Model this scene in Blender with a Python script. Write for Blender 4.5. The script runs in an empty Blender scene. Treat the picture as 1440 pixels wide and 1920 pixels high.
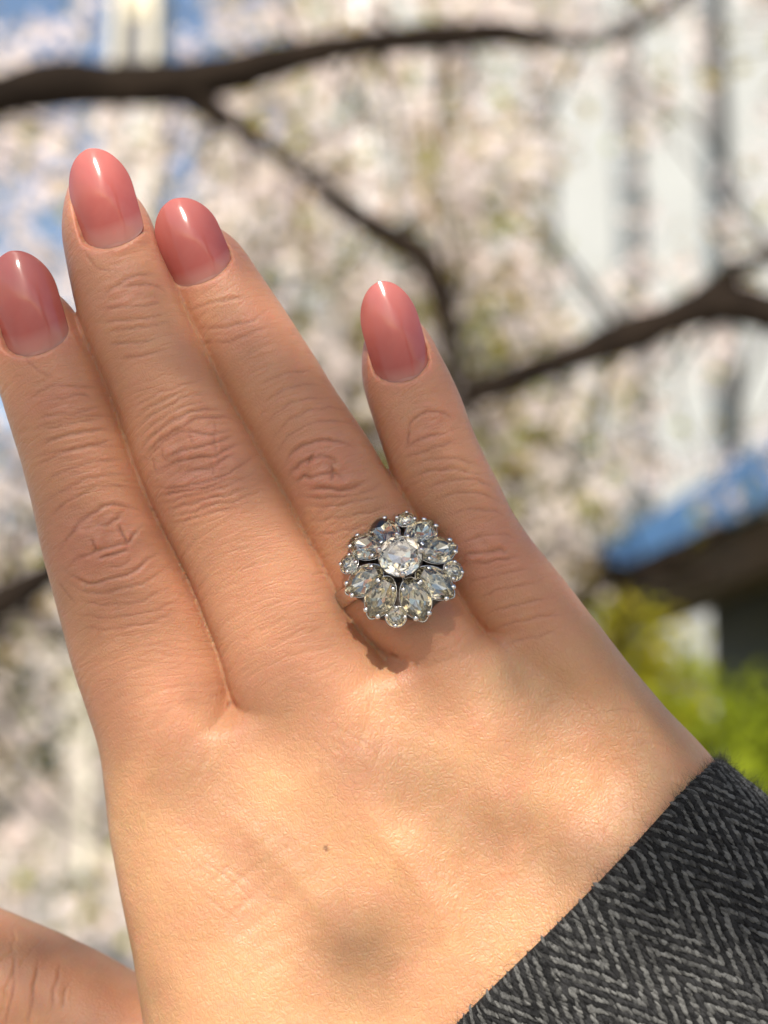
import bpy, bmesh, math, random
import numpy as np
from mathutils import Vector, Matrix

random.seed(7)
rng = np.random.default_rng(11)
sc = bpy.context.scene
C = sc.collection

# ------------------------------------------------------------------ camera
D = 212.0                 # mm from the lens to the plane of the hand
FPX = 212.0 / 0.075       # focal length in photograph pixels (1440 x 1920)
PITCH = math.radians(10.6)
CAM = Vector((0.0, 0.0, 1.5))
cam_d = bpy.data.cameras.new('camera')
cam = bpy.data.objects.new('camera', cam_d)
C.objects.link(cam)
sc.camera = cam
cam.location = CAM
cam.rotation_euler = (math.pi / 2 + PITCH, 0, 0)
cam_d.sensor_fit = 'HORIZONTAL'
cam_d.sensor_width = 24.0
cam_d.lens = 24.0 * FPX / 1440.0
cam_d.clip_start = 0.01
cam_d.clip_end = 3000
cam_d.dof.use_dof = True
cam_d.dof.focus_distance = 0.204
cam_d.dof.aperture_fstop = cam_d.lens / 4.0
RIGHT = Vector((1, 0, 0))
FWD = Vector((0, math.cos(PITCH), math.sin(PITCH)))
UP = Vector((0, -math.sin(PITCH), math.cos(PITCH)))

# ------------------------------------------------------------------ light
SC_ = Vector((-0.03, 0.655, 0.755)).normalized()       # towards the sun, camera frame
SUN = (RIGHT * SC_.x + UP * SC_.y - FWD * SC_.z).normalized()
w = bpy.data.worlds.new('World')
sc.world = w
w.use_nodes = True
nt = w.node_tree
nt.nodes.clear()
sky = nt.nodes.new('ShaderNodeTexSky')
sky.sky_type = 'NISHITA'
sky.sun_disc = False
sky.sun_elevation = math.asin(SUN.z)
sky.sun_rotation = math.atan2(SUN.x, SUN.y)
bg = nt.nodes.new('ShaderNodeBackground')
bg.inputs[1].default_value = 0.10
wo = nt.nodes.new('ShaderNodeOutputWorld')
nt.links.new(sky.outputs[0], bg.inputs[0])
nt.links.new(bg.outputs[0], wo.inputs[0])
sun_d = bpy.data.lights.new('sun', 'SUN')
sun_d.energy = 4.2
sun_d.angle = math.radians(0.53)
sun_d.color = (1.0, 0.93, 0.82)
sun = bpy.data.objects.new('sun', sun_d)
C.objects.link(sun)
sun.location = (0, -3, 9)
sun.rotation_euler = SUN.to_track_quat('Z', 'Y').to_euler()

sc.view_settings.view_transform = 'Standard'
sc.view_settings.look = 'None'
sc.view_settings.gamma = 1.0
sc.view_settings.use_curve_mapping = False
sc.view_settings.exposure = 0.68
sc.cycles.use_denoising = True
try:
    sc.cycles.denoiser = 'OPENIMAGEDENOISE'
except Exception:
    pass
sc.cycles.max_bounces = 12
sc.cycles.transmission_bounces = 10
sc.cycles.glossy_bounces = 8
sc.cycles.caustics_reflective = False
sc.cycles.caustics_refractive = False
sc.cycles.sample_clamp_indirect = 8.0


# ------------------------------------------------------------------ helpers
def tag(o, label=None, cat=None, group=None, kind=None):
    if label: o['label'] = label
    if cat: o['category'] = cat
    if group: o['group'] = group
    if kind: o['kind'] = kind
    return o


def cam2world(v):
    """camera frame mm (x right, y up, z towards the lens, 0 on the hand plane) -> world metres, numpy (n,3)"""
    v = np.atleast_2d(np.asarray(v, float)) * 0.001
    d = D * 0.001 - v[:, 2]
    R, U, F, c = (np.array(x) for x in (RIGHT, UP, FWD, CAM))
    return c + v[:, :1] * R + v[:, 1:2] * U + d[:, None] * F


def ray(px, py, dist):
    """photograph pixel at a distance along the view axis (m) -> world point"""
    x = (px - 720) / FPX * dist
    y = (960 - py) / FPX * dist
    return CAM + RIGHT * x + UP * y + FWD * dist


def empty(name, loc):
    o = bpy.data.objects.new(name, None)
    o.location = loc
    o.empty_display_size = 0.05
    C.objects.link(o)
    return o


def mesh_obj(name, verts, faces, mats, parent=None, origin=None, smooth=False, mat_idx=None):
    """verts are world coordinates; the object's origin is put at `origin`"""
    verts = np.asarray(verts, np.float64).reshape(-1, 3)
    o0 = np.array(origin if origin is not None else (0, 0, 0), float)
    me = bpy.data.meshes.new(name)
    if isinstance(faces, np.ndarray):
        n, k = faces.shape
        me.vertices.add(len(verts))
        me.vertices.foreach_set('co', (verts - o0).astype(np.float32).ravel())
        me.loops.add(n * k)
        me.loops.foreach_set('vertex_index', faces.astype(np.int32).ravel())
        me.polygons.add(n)
        me.polygons.foreach_set('loop_start', np.arange(0, n * k, k, dtype=np.int32))
        me.update(calc_edges=True)
    else:
        me.from_pydata((verts - o0).tolist(), [], faces)
    for m in (mats if isinstance(mats, (list, tuple)) else [mats]):
        me.materials.append(m)
    if mat_idx is not None:
        me.polygons.foreach_set('material_index', np.asarray(mat_idx, np.int32))
    if smooth:
        me.polygons.foreach_set('use_smooth', np.ones(len(me.polygons), bool))
    me.update()
    o = bpy.data.objects.new(name, me)
    C.objects.link(o)
    if parent is not None:
        o.parent = parent
        o.location = Vector(o0) - parent_world(parent)
    else:
        o.location = o0
    return o


def parent_world(p):
    v = Vector(p.location)
    while p.parent is not None:
        p = p.parent
        v += Vector(p.location)
    return v


def box_data(x0, x1, y0, y1, z0, z1):
    v = [(x0, y0, z0), (x1, y0, z0), (x1, y1, z0), (x0, y1, z0), (x0, y0, z1), (x1, y0, z1), (x1, y1, z1), (x0, y1, z1)]
    f = [(3, 2, 1, 0), (4, 5, 6, 7), (0, 1, 5, 4), (1, 2, 6, 5), (2, 3, 7, 6), (3, 0, 4, 7)]
    return v, f


def box(name, b, mat, parent=None, origin=None, M=None):
    v, f = box_data(*b)
    if M is not None:
        v = [tuple(M @ Vector(p)) for p in v]
    if origin is None:
        origin = parent_world(parent) if parent else np.array(v).mean(0)
    return mesh_obj(name, v, f, mat, parent, origin)


# numpy value noise
def _hash(i, j, k, seed):
    h = (i.astype(np.int64) * 374761393 + j.astype(np.int64) * 668265263 + k.astype(np.int64) * 2147483647 + seed * 974634777) & 0xFFFFFFFF
    h = ((h ^ (h >> 13)) * 1274126177) & 0xFFFFFFFF
    h = ((h ^ (h >> 15)) * 2246822519) & 0xFFFFFFFF
    return ((h ^ (h >> 16)) & 0xFFFFFF) / float(0xFFFFFF)


def vnoise(p, seed=0):
    p = np.asarray(p, float)
    i = np.floor(p)
    f = p - i
    f = f * f * f * (f * (f * 6 - 15) + 10)
    i = i.astype(np.int64)
    out = 0
    for a in (0, 1):
        for b in (0, 1):
            for c in (0, 1):
                wgt = (f[:, 0] if a else 1 - f[:, 0]) * (f[:, 1] if b else 1 - f[:, 1]) * (f[:, 2] if c else 1 - f[:, 2])
                out = out + wgt * _hash(i[:, 0] + a, i[:, 1] + b, i[:, 2] + c, seed)
    return out * 2 - 1


def sstep(a, b, x):
    t = np.clip((x - a) / (b - a), 0, 1)
    return t * t * (3 - 2 * t)


# ------------------------------------------------------------------ materials
class NT:
    def __init__(self, name):
        self.m = bpy.data.materials.new(name)
        self.m.use_nodes = True
        self.t = self.m.node_tree
        self.p = self.t.nodes['Principled BSDF']

    def n(self, typ, **kw):
        nd = self.t.nodes.new(typ)
        for k, v in kw.items():
            if k.startswith('i_'):
                key = k[2:]
                nd.inputs[int(key) if key.isdigit() else key.replace('_', ' ')].default_value = v
            else:
                setattr(nd, k, v)
        return nd

    def l(self, a, b):
        self.t.links.new(a, b)

    def set(self, **kw):
        for k, v in kw.items():
            self.p.inputs[k.replace('_', ' ')].default_value = v

    def noise(self, scale, detail=4, rough=0.55, coord='Object', vec=None, dist=0.0):
        nd = self.n('ShaderNodeTexNoise')
        nd.inputs['Scale'].default_value = scale
        nd.inputs['Detail'].default_value = detail
        nd.inputs['Roughness'].default_value = rough
        nd.inputs['Distortion'].default_value = dist
        if vec is None:
            if not hasattr(self, 'tc'):
                self.tc = self.n('ShaderNodeTexCoord')
            vec = self.tc.outputs[coord]
        self.l(vec, nd.inputs['Vector'])
        return nd

    def ramp(self, fac, stops):
        r = self.n('ShaderNodeValToRGB')
        e = r.color_ramp.elements
        while len(e) < len(stops):
            e.new(0.5)
        for el, (pos, col) in zip(e, stops):
            el.position = pos
            el.color = (*col, 1)
        self.l(fac, r.inputs[0])
        return r

    def mix(self, fac, a, b, blend='MIX'):
        m = self.n('ShaderNodeMix', data_type='RGBA', blend_type=blend)
        for s, v in ((m.inputs[0], fac), (m.inputs[6], a), (m.inputs[7], b)):
            if hasattr(v, 'links') or isinstance(v, bpy.types.NodeSocket):
                self.l(v, s)
            else:
                s.default_value = v if not isinstance(v, tuple) else (*v, 1)
        return m.outputs[2]

    def math(self, op, a, b=None, clamp=False):
        m = self.n('ShaderNodeMath', operation=op, use_clamp=clamp)
        for s, v in ((m.inputs[0], a), (m.inputs[1], b)):
            if v is None: continue
            if isinstance(v, bpy.types.NodeSocket): self.l(v, s)
            else: s.default_value = v
        return m.outputs[0]

    def bump(self, h, dist, strength=1.0, normal=None):
        b = self.n('ShaderNodeBump')
        b.inputs['Strength'].default_value = strength
        b.inputs['Distance'].default_value = dist
        self.l(h, b.inputs['Height'])
        if normal is not None: self.l(normal, b.inputs['Normal'])
        return b.outputs[0]


def mat_simple(name, col, rough=0.6, scale=8.0, var=0.15, bump=0.0, metallic=0.0, spec=0.5):
    m = NT(name)
    n = m.noise(scale, 5, 0.6)
    a = tuple(c * (1 - var) for c in col)
    b = tuple(min(1, c * (1 + var)) for c in col)
    r = m.ramp(n.outputs[0], [(0.3, a), (0.7, b)])
    m.l(r.outputs[0], m.p.inputs['Base Color'])
    m.set(Roughness=rough, Metallic=metallic)
    m.p.inputs['Specular IOR Level'].default_value = spec
    if bump:
        m.l(m.bump(n.outputs[0], bump), m.p.inputs['Normal'])
    return m.m


def mat_skin():
    m = NT('skin')
    tc = m.n('ShaderNodeTexCoord')
    m.tc = tc
    P = tc.outputs['Object']
    at = m.n('ShaderNodeAttribute', attribute_name='fcoord')       # (along digit, across digit) in mm / 10
    pal = m.n('ShaderNodeAttribute', attribute_name='palm')        # 0 finger .. 1 back of the hand
    red = m.n('ShaderNodeAttribute', attribute_name='red')
    mole = m.n('ShaderNodeAttribute', attribute_name='mole')
    big = m.noise(55.0, 3, 0.5)
    mid = m.noise(420.0, 4, 0.6)
    c = m.ramp(big.outputs[0], [(0.3, (0.455, 0.240, 0.120)), (0.7, (0.55, 0.318, 0.165))]).outputs[0]
    c = m.mix(m.math('MULTIPLY', m.math('SUBTRACT', mid.outputs[0], 0.4, True), 0.5), c, (0.62, 0.30, 0.19))
    blo = m.noise(150.0, 3, 0.6, dist=0.8)
    c = m.mix(m.math('MULTIPLY', m.math('SUBTRACT', blo.outputs[0], 0.45, True), 1.3), c, (0.55, 0.235, 0.15))
    yel = m.noise(240.0, 2, 0.5)
    c = m.mix(m.math('MULTIPLY', m.math('SUBTRACT', yel.outputs[0], 0.52, True), 1.1), c, (0.58, 0.38, 0.19))
    c = m.mix(m.math('MULTIPLY', red.outputs['Fac'], 0.72), c, (0.54, 0.225, 0.155))
    # fine network of skin furrows on the back of the hand
    mp = m.n('ShaderNodeMapping')
    mp.inputs['Rotation'].default_value = (0, math.radians(-32), 0)
    mp.inputs['Scale'].default_value = (1.0, 1.0, 0.8)
    m.l(P, mp.inputs[0])
    wn = m.noise(700.0, 2, 0.5, vec=mp.outputs[0])
    vadd = m.n('ShaderNodeVectorMath', operation='MULTIPLY_ADD')
    m.l(wn.outputs['Color'], vadd.inputs[0])
    vadd.inputs[1].default_value = (0.0011, 0.0011, 0.0011)
    m.l(mp.outputs[0], vadd.inputs[2])
    vo = m.n('ShaderNodeTexVoronoi', feature='DISTANCE_TO_EDGE')
    vo.inputs['Scale'].default_value = 2100.0
    m.l(vadd.outputs[0], vo.inputs['Vector'])
    vcell = m.math('POWER', m.math('MINIMUM', vo.outputs['Distance'], 0.5), 0.9)
    vo2 = m.n('ShaderNodeTexVoronoi', feature='DISTANCE_TO_EDGE')
    vo2.inputs['Scale'].default_value = 1300.0
    m.l(vadd.outputs[0], vo2.inputs['Vector'])
    vcell2 = m.math('POWER', m.math('MINIMUM', vo2.outputs['Distance'], 0.5), 0.9)
    hp = m.math('ADD', m.math('MULTIPLY', vcell, 1.1), m.math('MULTIPLY', vcell2, 1.3))
    # stretched furrows along the thumb side
    mp2 = m.n('ShaderNodeMapping')
    mp2.inputs['Rotation'].default_value = (0, math.radians(38), 0)
    mp2.inputs['Scale'].default_value = (0.22, 1.0, 1.0)
    m.l(P, mp2.inputs[0])
    st = m.noise(1300.0, 3, 0.6, vec=mp2.outputs[0])
    hp = m.math('ADD', hp, m.math('MULTIPLY', st.outputs[0], 0.35))
    # transverse lines on the fingers
    mf = m.n('ShaderNodeMapping')
    mf.inputs['Scale'].default_value = (1.0, 0.22, 1.0)
    m.l(at.outputs['Vector'], mf.inputs[0])
    tn = m.noise(9.0, 2, 0.5, vec=mf.outputs[0], dist=0.35)
    tr = m.math('ABSOLUTE', m.math('SUBTRACT', tn.outputs[0], 0.5))
    tr = m.math('MINIMUM', tr, 0.10)
    hf = m.math('ADD', m.math('MULTIPLY', tr, 4.6), m.math('MULTIPLY', vcell, 1.0))
    h = m.n('ShaderNodeMix', data_type='FLOAT')
    m.l(pal.outputs['Fac'], h.inputs[0]); m.l(hf, h.inputs[2]); m.l(hp, h.inputs[3])
    gr = m.noise(3200.0, 2, 0.6)
    hh = m.math('ADD', h.outputs[0], m.math('MULTIPLY', gr.outputs[0], 0.25))
    m.l(m.bump(hh, 0.00010, 0.75), m.p.inputs['Normal'])
    # skin colour is mixed redder and darker in the furrows and creases
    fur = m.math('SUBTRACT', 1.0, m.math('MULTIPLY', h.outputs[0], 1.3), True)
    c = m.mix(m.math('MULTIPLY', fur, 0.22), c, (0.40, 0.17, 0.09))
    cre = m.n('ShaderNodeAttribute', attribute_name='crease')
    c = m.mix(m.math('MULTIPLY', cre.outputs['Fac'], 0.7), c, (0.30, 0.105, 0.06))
    c = m.mix(mole.outputs['Fac'], c, (0.16, 0.06, 0.035))
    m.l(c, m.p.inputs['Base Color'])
    m.set(Roughness=0.46)
    m.p.inputs['Specular IOR Level'].default_value = 0.42
    m.p.inputs['Subsurface Weight'].default_value = 0.75
    m.p.inputs['Subsurface Radius'].default_value = (1.0, 0.30, 0.12)
    m.p.inputs['Subsurface Scale'].default_value = 0.0013
    return m.m


def mat_nail(name, rough, rose):
    m = NT(name)
    n = m.noise(160.0, 3, 0.5, dist=1.2)
    if rose:     # rose gel grown out from the cuticle: clear at the base, pigmented beyond
        at = m.n('ShaderNodeAttribute', attribute_name='nail_len')
        f = m.math('ADD', at.outputs['Fac'], m.math('MULTIPLY', m.math('SUBTRACT', n.outputs[0], 0.5), 0.05))
        r = m.ramp(f, [(0.0, (0.50, 0.215, 0.175)), (0.15, (0.44, 0.155, 0.13)), (0.25, (0.37, 0.078, 0.068)), (0.55, (0.40, 0.095, 0.082)), (1.0, (0.46, 0.135, 0.118))])
        c = m.mix(m.math('MULTIPLY', m.math('SUBTRACT', n.outputs[0], 0.35, True), 0.5), r.outputs[0], (0.54, 0.17, 0.14))
        m.l(c, m.p.inputs['Base Color'])
    else:
        r = m.ramp(n.outputs[0], [(0.3, (0.43, 0.18, 0.15)), (0.7, (0.50, 0.23, 0.19))])
        m.l(r.outputs[0], m.p.inputs['Base Color'])
    m.set(Roughness=rough)
    m.p.inputs['Specular IOR Level'].default_value = 0.5
    m.p.inputs['Coat Weight'].default_value = 0.25
    m.p.inputs['Coat Roughness'].default_value = 0.05
    m.p.inputs['Subsurface Weight'].default_value = 0.6
    m.p.inputs['Subsurface Radius'].default_value = (1.0, 0.4, 0.3)
    m.p.inputs['Subsurface Scale'].default_value = 0.0014
    b = m.noise(110.0, 2, 0.5)
    m.l(m.bump(b.outputs[0], 0.0006), m.p.inputs['Normal'])
    return m.m


SKIN = mat_skin()
NAIL = mat_nail('natural_nail', 0.25, False)
GEL = mat_nail('rose_gel', 0.14, True)

# ------------------------------------------------------------------ the hand: one surface from traced digit outlines
def px2mm(px, py, z):
    f = (D - z) / FPX
    return np.array([(px - 720) * f, (960 - py) * f])


def gsmooth(a, sig):
    r = int(sig * 3) + 1
    k = np.exp(-0.5 * (np.arange(-r, r + 1) / sig) ** 2)
    k /= k.sum()
    return np.convolve(np.pad(a, r, mode='reflect', reflect_type='odd'), k, mode='valid')


class Digit:
    STEP = 0.25

    def __init__(self, a, b, L, R, prof, tip=None, round_len=9.0, sm=1.6, exp=2.25):
        """a, b: chord ends (px). L, R: outline points (px). prof: (px x, px y, dorsal z, half thickness)"""
        a = np.array(a, float); b = np.array(b, float)
        dpx = (b - a) / np.linalg.norm(b - a)
        pr = np.array(prof, float)
        sp = (pr[:, :2] - a) @ dpx
        o = np.argsort(sp)
        zc = lambda s: np.interp(s, sp[o], (pr[:, 2] - pr[:, 3])[o])
        mm = lambda p: px2mm(p[0], p[1], zc((np.array(p, float) - a) @ dpx))
        A, B = mm(a), mm(b)
        self.A = A
        self.len = np.linalg.norm(B - A)
        self.d = (B - A) / self.len
        self.n = np.array([-self.d[1], self.d[0]])
        if self.n[0] < 0: self.n = -self.n
        su = lambda pts: np.array([((mm(p) - A) @ self.d, (mm(p) - A) @ self.n) for p in pts])
        l, r = su(L), su(R)
        l = l[np.argsort(l[:, 0])]; r = r[np.argsort(r[:, 0])]
        self.g0 = -12.0
        g = np.arange(self.g0, self.len + 12, self.STEP)
        lu = gsmooth(np.interp(g, l[:, 0], l[:, 1]), sm / self.STEP)
        ru = gsmooth(np.interp(g, r[:, 0], r[:, 1]), sm / self.STEP)
        prs = np.array([(mm(q[:2]) - A) @ self.d for q in pr])
        o = np.argsort(prs)
        zd = gsmooth(np.interp(g, prs[o], pr[o, 2]), 4.0 / self.STEP)
        ht = gsmooth(np.interp(g, prs[o], pr[o, 3]), 4.0 / self.STEP)
        self.g, self.cu, self.hw = g, (lu + ru) / 2, (ru - lu) / 2
        self.zd, self.ht = zd.copy(), ht.copy()
        self.zc = zd - ht
        self.hw_raw = self.hw.copy()
        if tip is not None:
            s0 = (mm(tip) - A) @ self.d
            self.s_tip = s0
            t = np.clip((g - s0) / round_len, 0, 1)
            fac = np.sqrt(np.clip(1 - (1 - t) ** 2.2, 0, 1))
            fac = np.where(g <= s0, 0.0, fac)
            self.hw = np.maximum(self.hw * fac, 0.02)
            t2 = np.clip((g - s0) / (round_len * 0.8), 0, 1)
            fac2 = np.where(g <= s0, 0.0, np.sqrt(np.clip(1 - (1 - t2) ** 2.2, 0, 1)))
            self.ht = np.maximum(self.ht * fac2, 0.02)
        else:
            self.s_tip = -1e3
        e_ = np.clip((self.len + 3 - g) / 16.0, 0, 1)        # rounded heel end
        fe = np.sqrt(np.clip(1 - (1 - e_) ** 2.2, 0, 1))
        self.hw = np.maximum(self.hw * fe, 0.02); self.ht = np.maximum(self.ht * fe, 0.02)
        self.exp = exp

    def su(self, p):
        x = p[:, 0] - self.A[0]; y = p[:, 1] - self.A[1]
        return x * self.d[0] + y * self.d[1], x * self.n[0] + y * self.n[1]

    def look(self, tab, s):
        t = np.clip((s - self.g0) / self.STEP, 0, len(self.g) - 1.001)
        i = t.astype(np.int32)
        f = (t - i).astype(np.float32)
        tab = tab.astype(np.float32)
        return tab[i] * (1 - f) + tab[i + 1] * f

    def f(self, p):
        s, u = self.su(p)
        hw = self.look(self.hw, s); ht = self.look(self.ht, s)
        uu = np.abs(u - self.look(self.cu, s)) / hw
        vv = np.abs(p[:, 2] - self.look(self.zc, s)) / ht
        e = self.exp
        r = ((uu ** e + vv ** e) ** (1 / e) - 1) * np.minimum(hw, ht)
        return np.maximum(r, np.maximum(self.s_tip - s, s - self.len - 3).astype(np.float32))


INDEX = Digit((15, 480), (520, 2050),
    [(-50, 560), (-42, 620), (-22, 680), (0, 727), (21, 800), (37, 846), (62, 937), (83, 1042), (100, 1100), (125, 1196), (142, 1262), (167, 1333), (190, 1404), (201, 1480), (209, 1553), (226, 1635), (243, 1713), (258, 1781), (267, 1850), (278, 1920), (305, 2050)],
    [(95, 528), (130, 567), (147, 597), (163, 630), (195, 700), (229, 783), (269, 896), (294, 958), (331, 1029), (360, 1083), (385, 1146), (410, 1208), (428, 1250), (438, 1310), (480, 1420), (560, 1600), (650, 1800), (760, 2050)],
    [(15, 480, 9.5, 6.0), (70, 665, 10.5, 6.6), (110, 755, 10.2, 6.8), (215, 1010, 8.2, 8.2), (299, 1320, 4.2, 9.2), (350, 1470, 3.6, 11.0), (420, 1700, 5.5, 12.5), (520, 2050, 9.0, 13.0)],
    tip=(18, 505))
MIDDLE = Digit((160, 290), (930, 2050),
    [(112, 380), (115, 423), (121, 463), (131, 517), (141, 567), (159, 633), (191, 700), (225, 783), (259, 883), (291, 958), (328, 1029), (357, 1083), (382, 1146), (407, 1208), (420, 1250), (434, 1310), (500, 1420), (610, 1600), (720, 1800), (850, 2050)],
    [(240, 340), (267, 380), (283, 410), (300, 463), (328, 527), (353, 593), (383, 650), (430, 743), (467, 803), (512, 879), (546, 933), (575, 996), (612, 1062), (637, 1117), (667, 1167), (692, 1200), (728, 1228), (800, 1380), (900, 1600), (980, 1800), (1060, 2050)],
    [(160, 290, 9.0, 6.2), (216, 462, 10.6, 6.8), (265, 550, 10.6, 7.0), (385, 860, 9.6, 8.4), (578, 1270, 5.6, 9.2), (650, 1450, 4.6, 11.0), (770, 1700, 7.0, 12.5), (930, 2050, 10.0, 13.0)],
    tip=(166, 318))
RINGF = Digit((315, 370), (1250, 2000),
    [(285, 440), (292, 470), (314, 540), (344, 600), (374, 655), (418, 750), (455, 810), (497, 885), (532, 940), (562, 1000), (598, 1066), (626, 1120), (659, 1170), (694, 1208), (735, 1232), (820, 1380), (920, 1560), (1020, 1760), (1140, 2000)],
    [(385, 400), (420, 427), (443, 450), (467, 480), (480, 503), (500, 531), (533, 579), (567, 633), (600, 683), (629, 733), (667, 787), (698, 833), (733, 896), (752, 917), (778, 958), (805, 1000), (838, 1060), (862, 1110), (890, 1160), (930, 1205), (975, 1240), (1060, 1340), (1150, 1480), (1240, 1640), (1380, 1880)],
    [(315, 370, 5.0, 6.0), (380, 530, 6.6, 6.6), (465, 615, 7.0, 6.8), (610, 870, 7.2, 8.3), (710, 1020, 5.0, 8.6), (812, 1210, 4.4, 9.2), (900, 1370, 4.6, 11.0), (1020, 1620, 7.2, 12.5), (1250, 2000, 11.0, 13.0)],
    tip=(330, 402))
PINKY = Digit((712, 545), (1520, 1900),
    [(668, 600), (669, 646), (677, 708), (690, 758), (710, 817), (731, 883), (746, 917), (768, 958), (790, 1000), (823, 1060), (846, 1110), (876, 1160), (920, 1210), (985, 1262), (1060, 1345), (1120, 1450), (1190, 1590), (1300, 1750)],
    [(785, 590), (800, 612), (817, 650), (842, 696), (867, 750), (883, 800), (912, 862), (942, 921), (958, 958), (992, 1008), (1060, 1090), (1120, 1170), (1180, 1250), (1240, 1320), (1300, 1393), (1332, 1440), (1370, 1520), (1460, 1680)],
    [(712, 545, 3.2, 5.2), (758, 716, 4.4, 5.8), (800, 810, 4.2, 6.2), (925, 1020, 3.2, 7.2), (985, 1150, 2.4, 7.8), (1060, 1290, 2.8, 9.5), (1170, 1480, 6.0, 12.0), (1520, 1900, 11.0, 14.0)],
    tip=(720, 572))
WRIST = Digit((900, 1520), (1750, 2345),
    [(480, 1850), (640, 1870), (760, 1920), (860, 1990), (1000, 2130), (1350, 2480)],
    [(1090, 1200), (1180, 1262), (1260, 1352), (1328, 1450), (1385, 1550), (1530, 1715), (1870, 2070)],
    [(900, 1520, 4.5, 10.0), (1000, 1620, 7.5, 12.0), (1085, 1705, 9.5, 15.0), (1400, 2010, 12.0, 19.0), (1750, 2345, 12.0, 22.0)],
    tip=(960, 1580), round_len=32.0, sm=4.0)
THUMB = Digit((-330, 1640), (760, 2180),
    [(-400, 1760), (-200, 1890), (-60, 1965), (60, 2030), (200, 2120), (500, 2280), (700, 2380)],
    [(-300, 1588), (-150, 1648), (0, 1711), (97, 1752), (194, 1798), (265, 1843), (400, 1900), (600, 1990), (760, 2060)],
    [(-330, 1640, -9, 7.5), (-100, 1780, -7, 9.0), (150, 1900, -6, 11.0), (400, 2020, -3, 12.0), (760, 2180, 4, 14.0)],
    tip=(-335, 1650), sm=3.0)
PALM = Digit((560, 1290), (800, 2067),
    [(275, 1400), (262, 1500), (262, 1600), (290, 1800), (340, 2100)],
    [(1040, 1150), (1060, 1200), (1150, 1290), (1230, 1400), (1250, 1600), (1250, 2100)],
    [(560, 1290, 3.0, 8.5), (620, 1420, 4.5, 10.0), (740, 1700, 7.2, 11.5), (800, 2067, 10.3, 12.5)],
    tip=(557, 1278), round_len=5.5, sm=4.0, exp=2.8)
DIG = [INDEX, MIDDLE, RINGF, PINKY, WRIST, THUMB]
WEBS = [(px2mm(429, 1290, 0), MIDDLE.d, 9.0, 7.0), (px2mm(716, 1200, 0), RINGF.d, 9.0, 7.0), (px2mm(925, 1200, 0), PINKY.d, 20.0, 8.0)]


def smin(a, b, k):
    h = np.maximum(k - np.abs(a - b), 0) / k
    return np.minimum(a, b) - h * h * k * 0.25


def hand_sdf(p):
    d = INDEX.f(p)
    for dg, (W, dr, span, kk) in zip((MIDDLE, RINGF, PINKY), WEBS):
        q = (p[:, 0] - W[0]) * dr[0] + (p[:, 1] - W[1]) * dr[1]
        k = 0.68 + kk * sstep(0, span, q)
        d = smin(d, dg.f(p), k)
    d = smin(d, PALM.f(p), 2.2)
    d = smin(d, WRIST.f(p), 9.0)
    d = smin(d, THUMB.f(p), 1.6)
    return d


def sdf_chunks(p, n=600000):
    return np.concatenate([hand_sdf(p[i:i + n].astype(np.float32)) for i in range(0, len(p), n)])


def surface_nets(fn, lo, hi, h):
    ax = [np.arange(lo[i], hi[i] + h, h, dtype=np.float32) for i in range(3)]
    nx, ny, nz = (len(a) for a in ax)
    F = np.empty((nx, ny, nz), np.float32)
    yy, zz = np.meshgrid(ax[1], ax[2], indexing='ij')
    st = 24
    for i in range(0, nx, st):
        xs = ax[0][i:i + st]
        p = np.empty((len(xs), ny, nz, 3), np.float32)
        p[..., 0] = xs[:, None, None]; p[..., 1] = yy; p[..., 2] = zz
        F[i:i + st] = fn(p.reshape(-1, 3)).reshape(len(xs), ny, nz)
    S = F < 0
    cnt = np.zeros((nx - 1, ny - 1, nz - 1), np.int8)
    for a in (0, 1):
        for b in (0, 1):
            for c in (0, 1):
                cnt += S[a:nx - 1 + a, b:ny - 1 + b, c:nz - 1 + c]
    act = (cnt > 0) & (cnt < 8)
    idx = np.full(act.shape, -1, np.int64)
    cells = np.argwhere(act)
    idx[act] = np.arange(len(cells))
    corners = [(a, b, c) for a in (0, 1) for b in (0, 1) for c in (0, 1)]
    cv = {co: F[cells[:, 0] + co[0], cells[:, 1] + co[1], cells[:, 2] + co[2]] for co in corners}
    acc = np.zeros((len(cells), 3)); num = np.zeros(len(cells))
    for co in corners:
        for k in range(3):
            if co[k] == 0:
                c2 = list(co); c2[k] = 1; c2 = tuple(c2)
                v0, v1 = cv[co], cv[c2]
                m = (v0 < 0) != (v1 < 0)
                t = np.where(m, v0 / np.where(v0 - v1 == 0, 1e-9, v0 - v1), 0)
                for j in range(3):
                    acc[:, j] += np.where(m, (t if j == k else co[j]), 0)
                num += m
    V = (cells + acc / num[:, None]) * h + np.array(lo)
    quads = []
    for k in range(3):
        sl0 = [slice(None)] * 3; sl1 = [slice(None)] * 3
        sl0[k] = slice(0, -1); sl1[k] = slice(1, None)
        a, b = S[tuple(sl0)], S[tuple(sl1)]
        e = np.argwhere(a != b)
        i1, i2 = (k + 1) % 3, (k + 2) % 3
        ok = (e[:, i1] > 0) & (e[:, i2] > 0) & (e[:, i1] < (nx, ny, nz)[i1] - 1) & (e[:, i2] < (nx, ny, nz)[i2] - 1)
        e = e[ok]
        ins = a[e[:, 0], e[:, 1], e[:, 2]]
        def cell(o1, o2):
            c = e.copy(); c[:, i1] -= o1; c[:, i2] -= o2
            return idx[c[:, 0], c[:, 1], c[:, 2]]
        q = np.stack([cell(1, 1), cell(0, 1), cell(0, 0), cell(1, 0)], 1)
        q[~ins] = q[~ins][:, ::-1]
        quads.append(q)
    Q = np.concatenate(quads)
    Q = Q[(Q >= 0).all(1)]
    return V, Q


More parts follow.
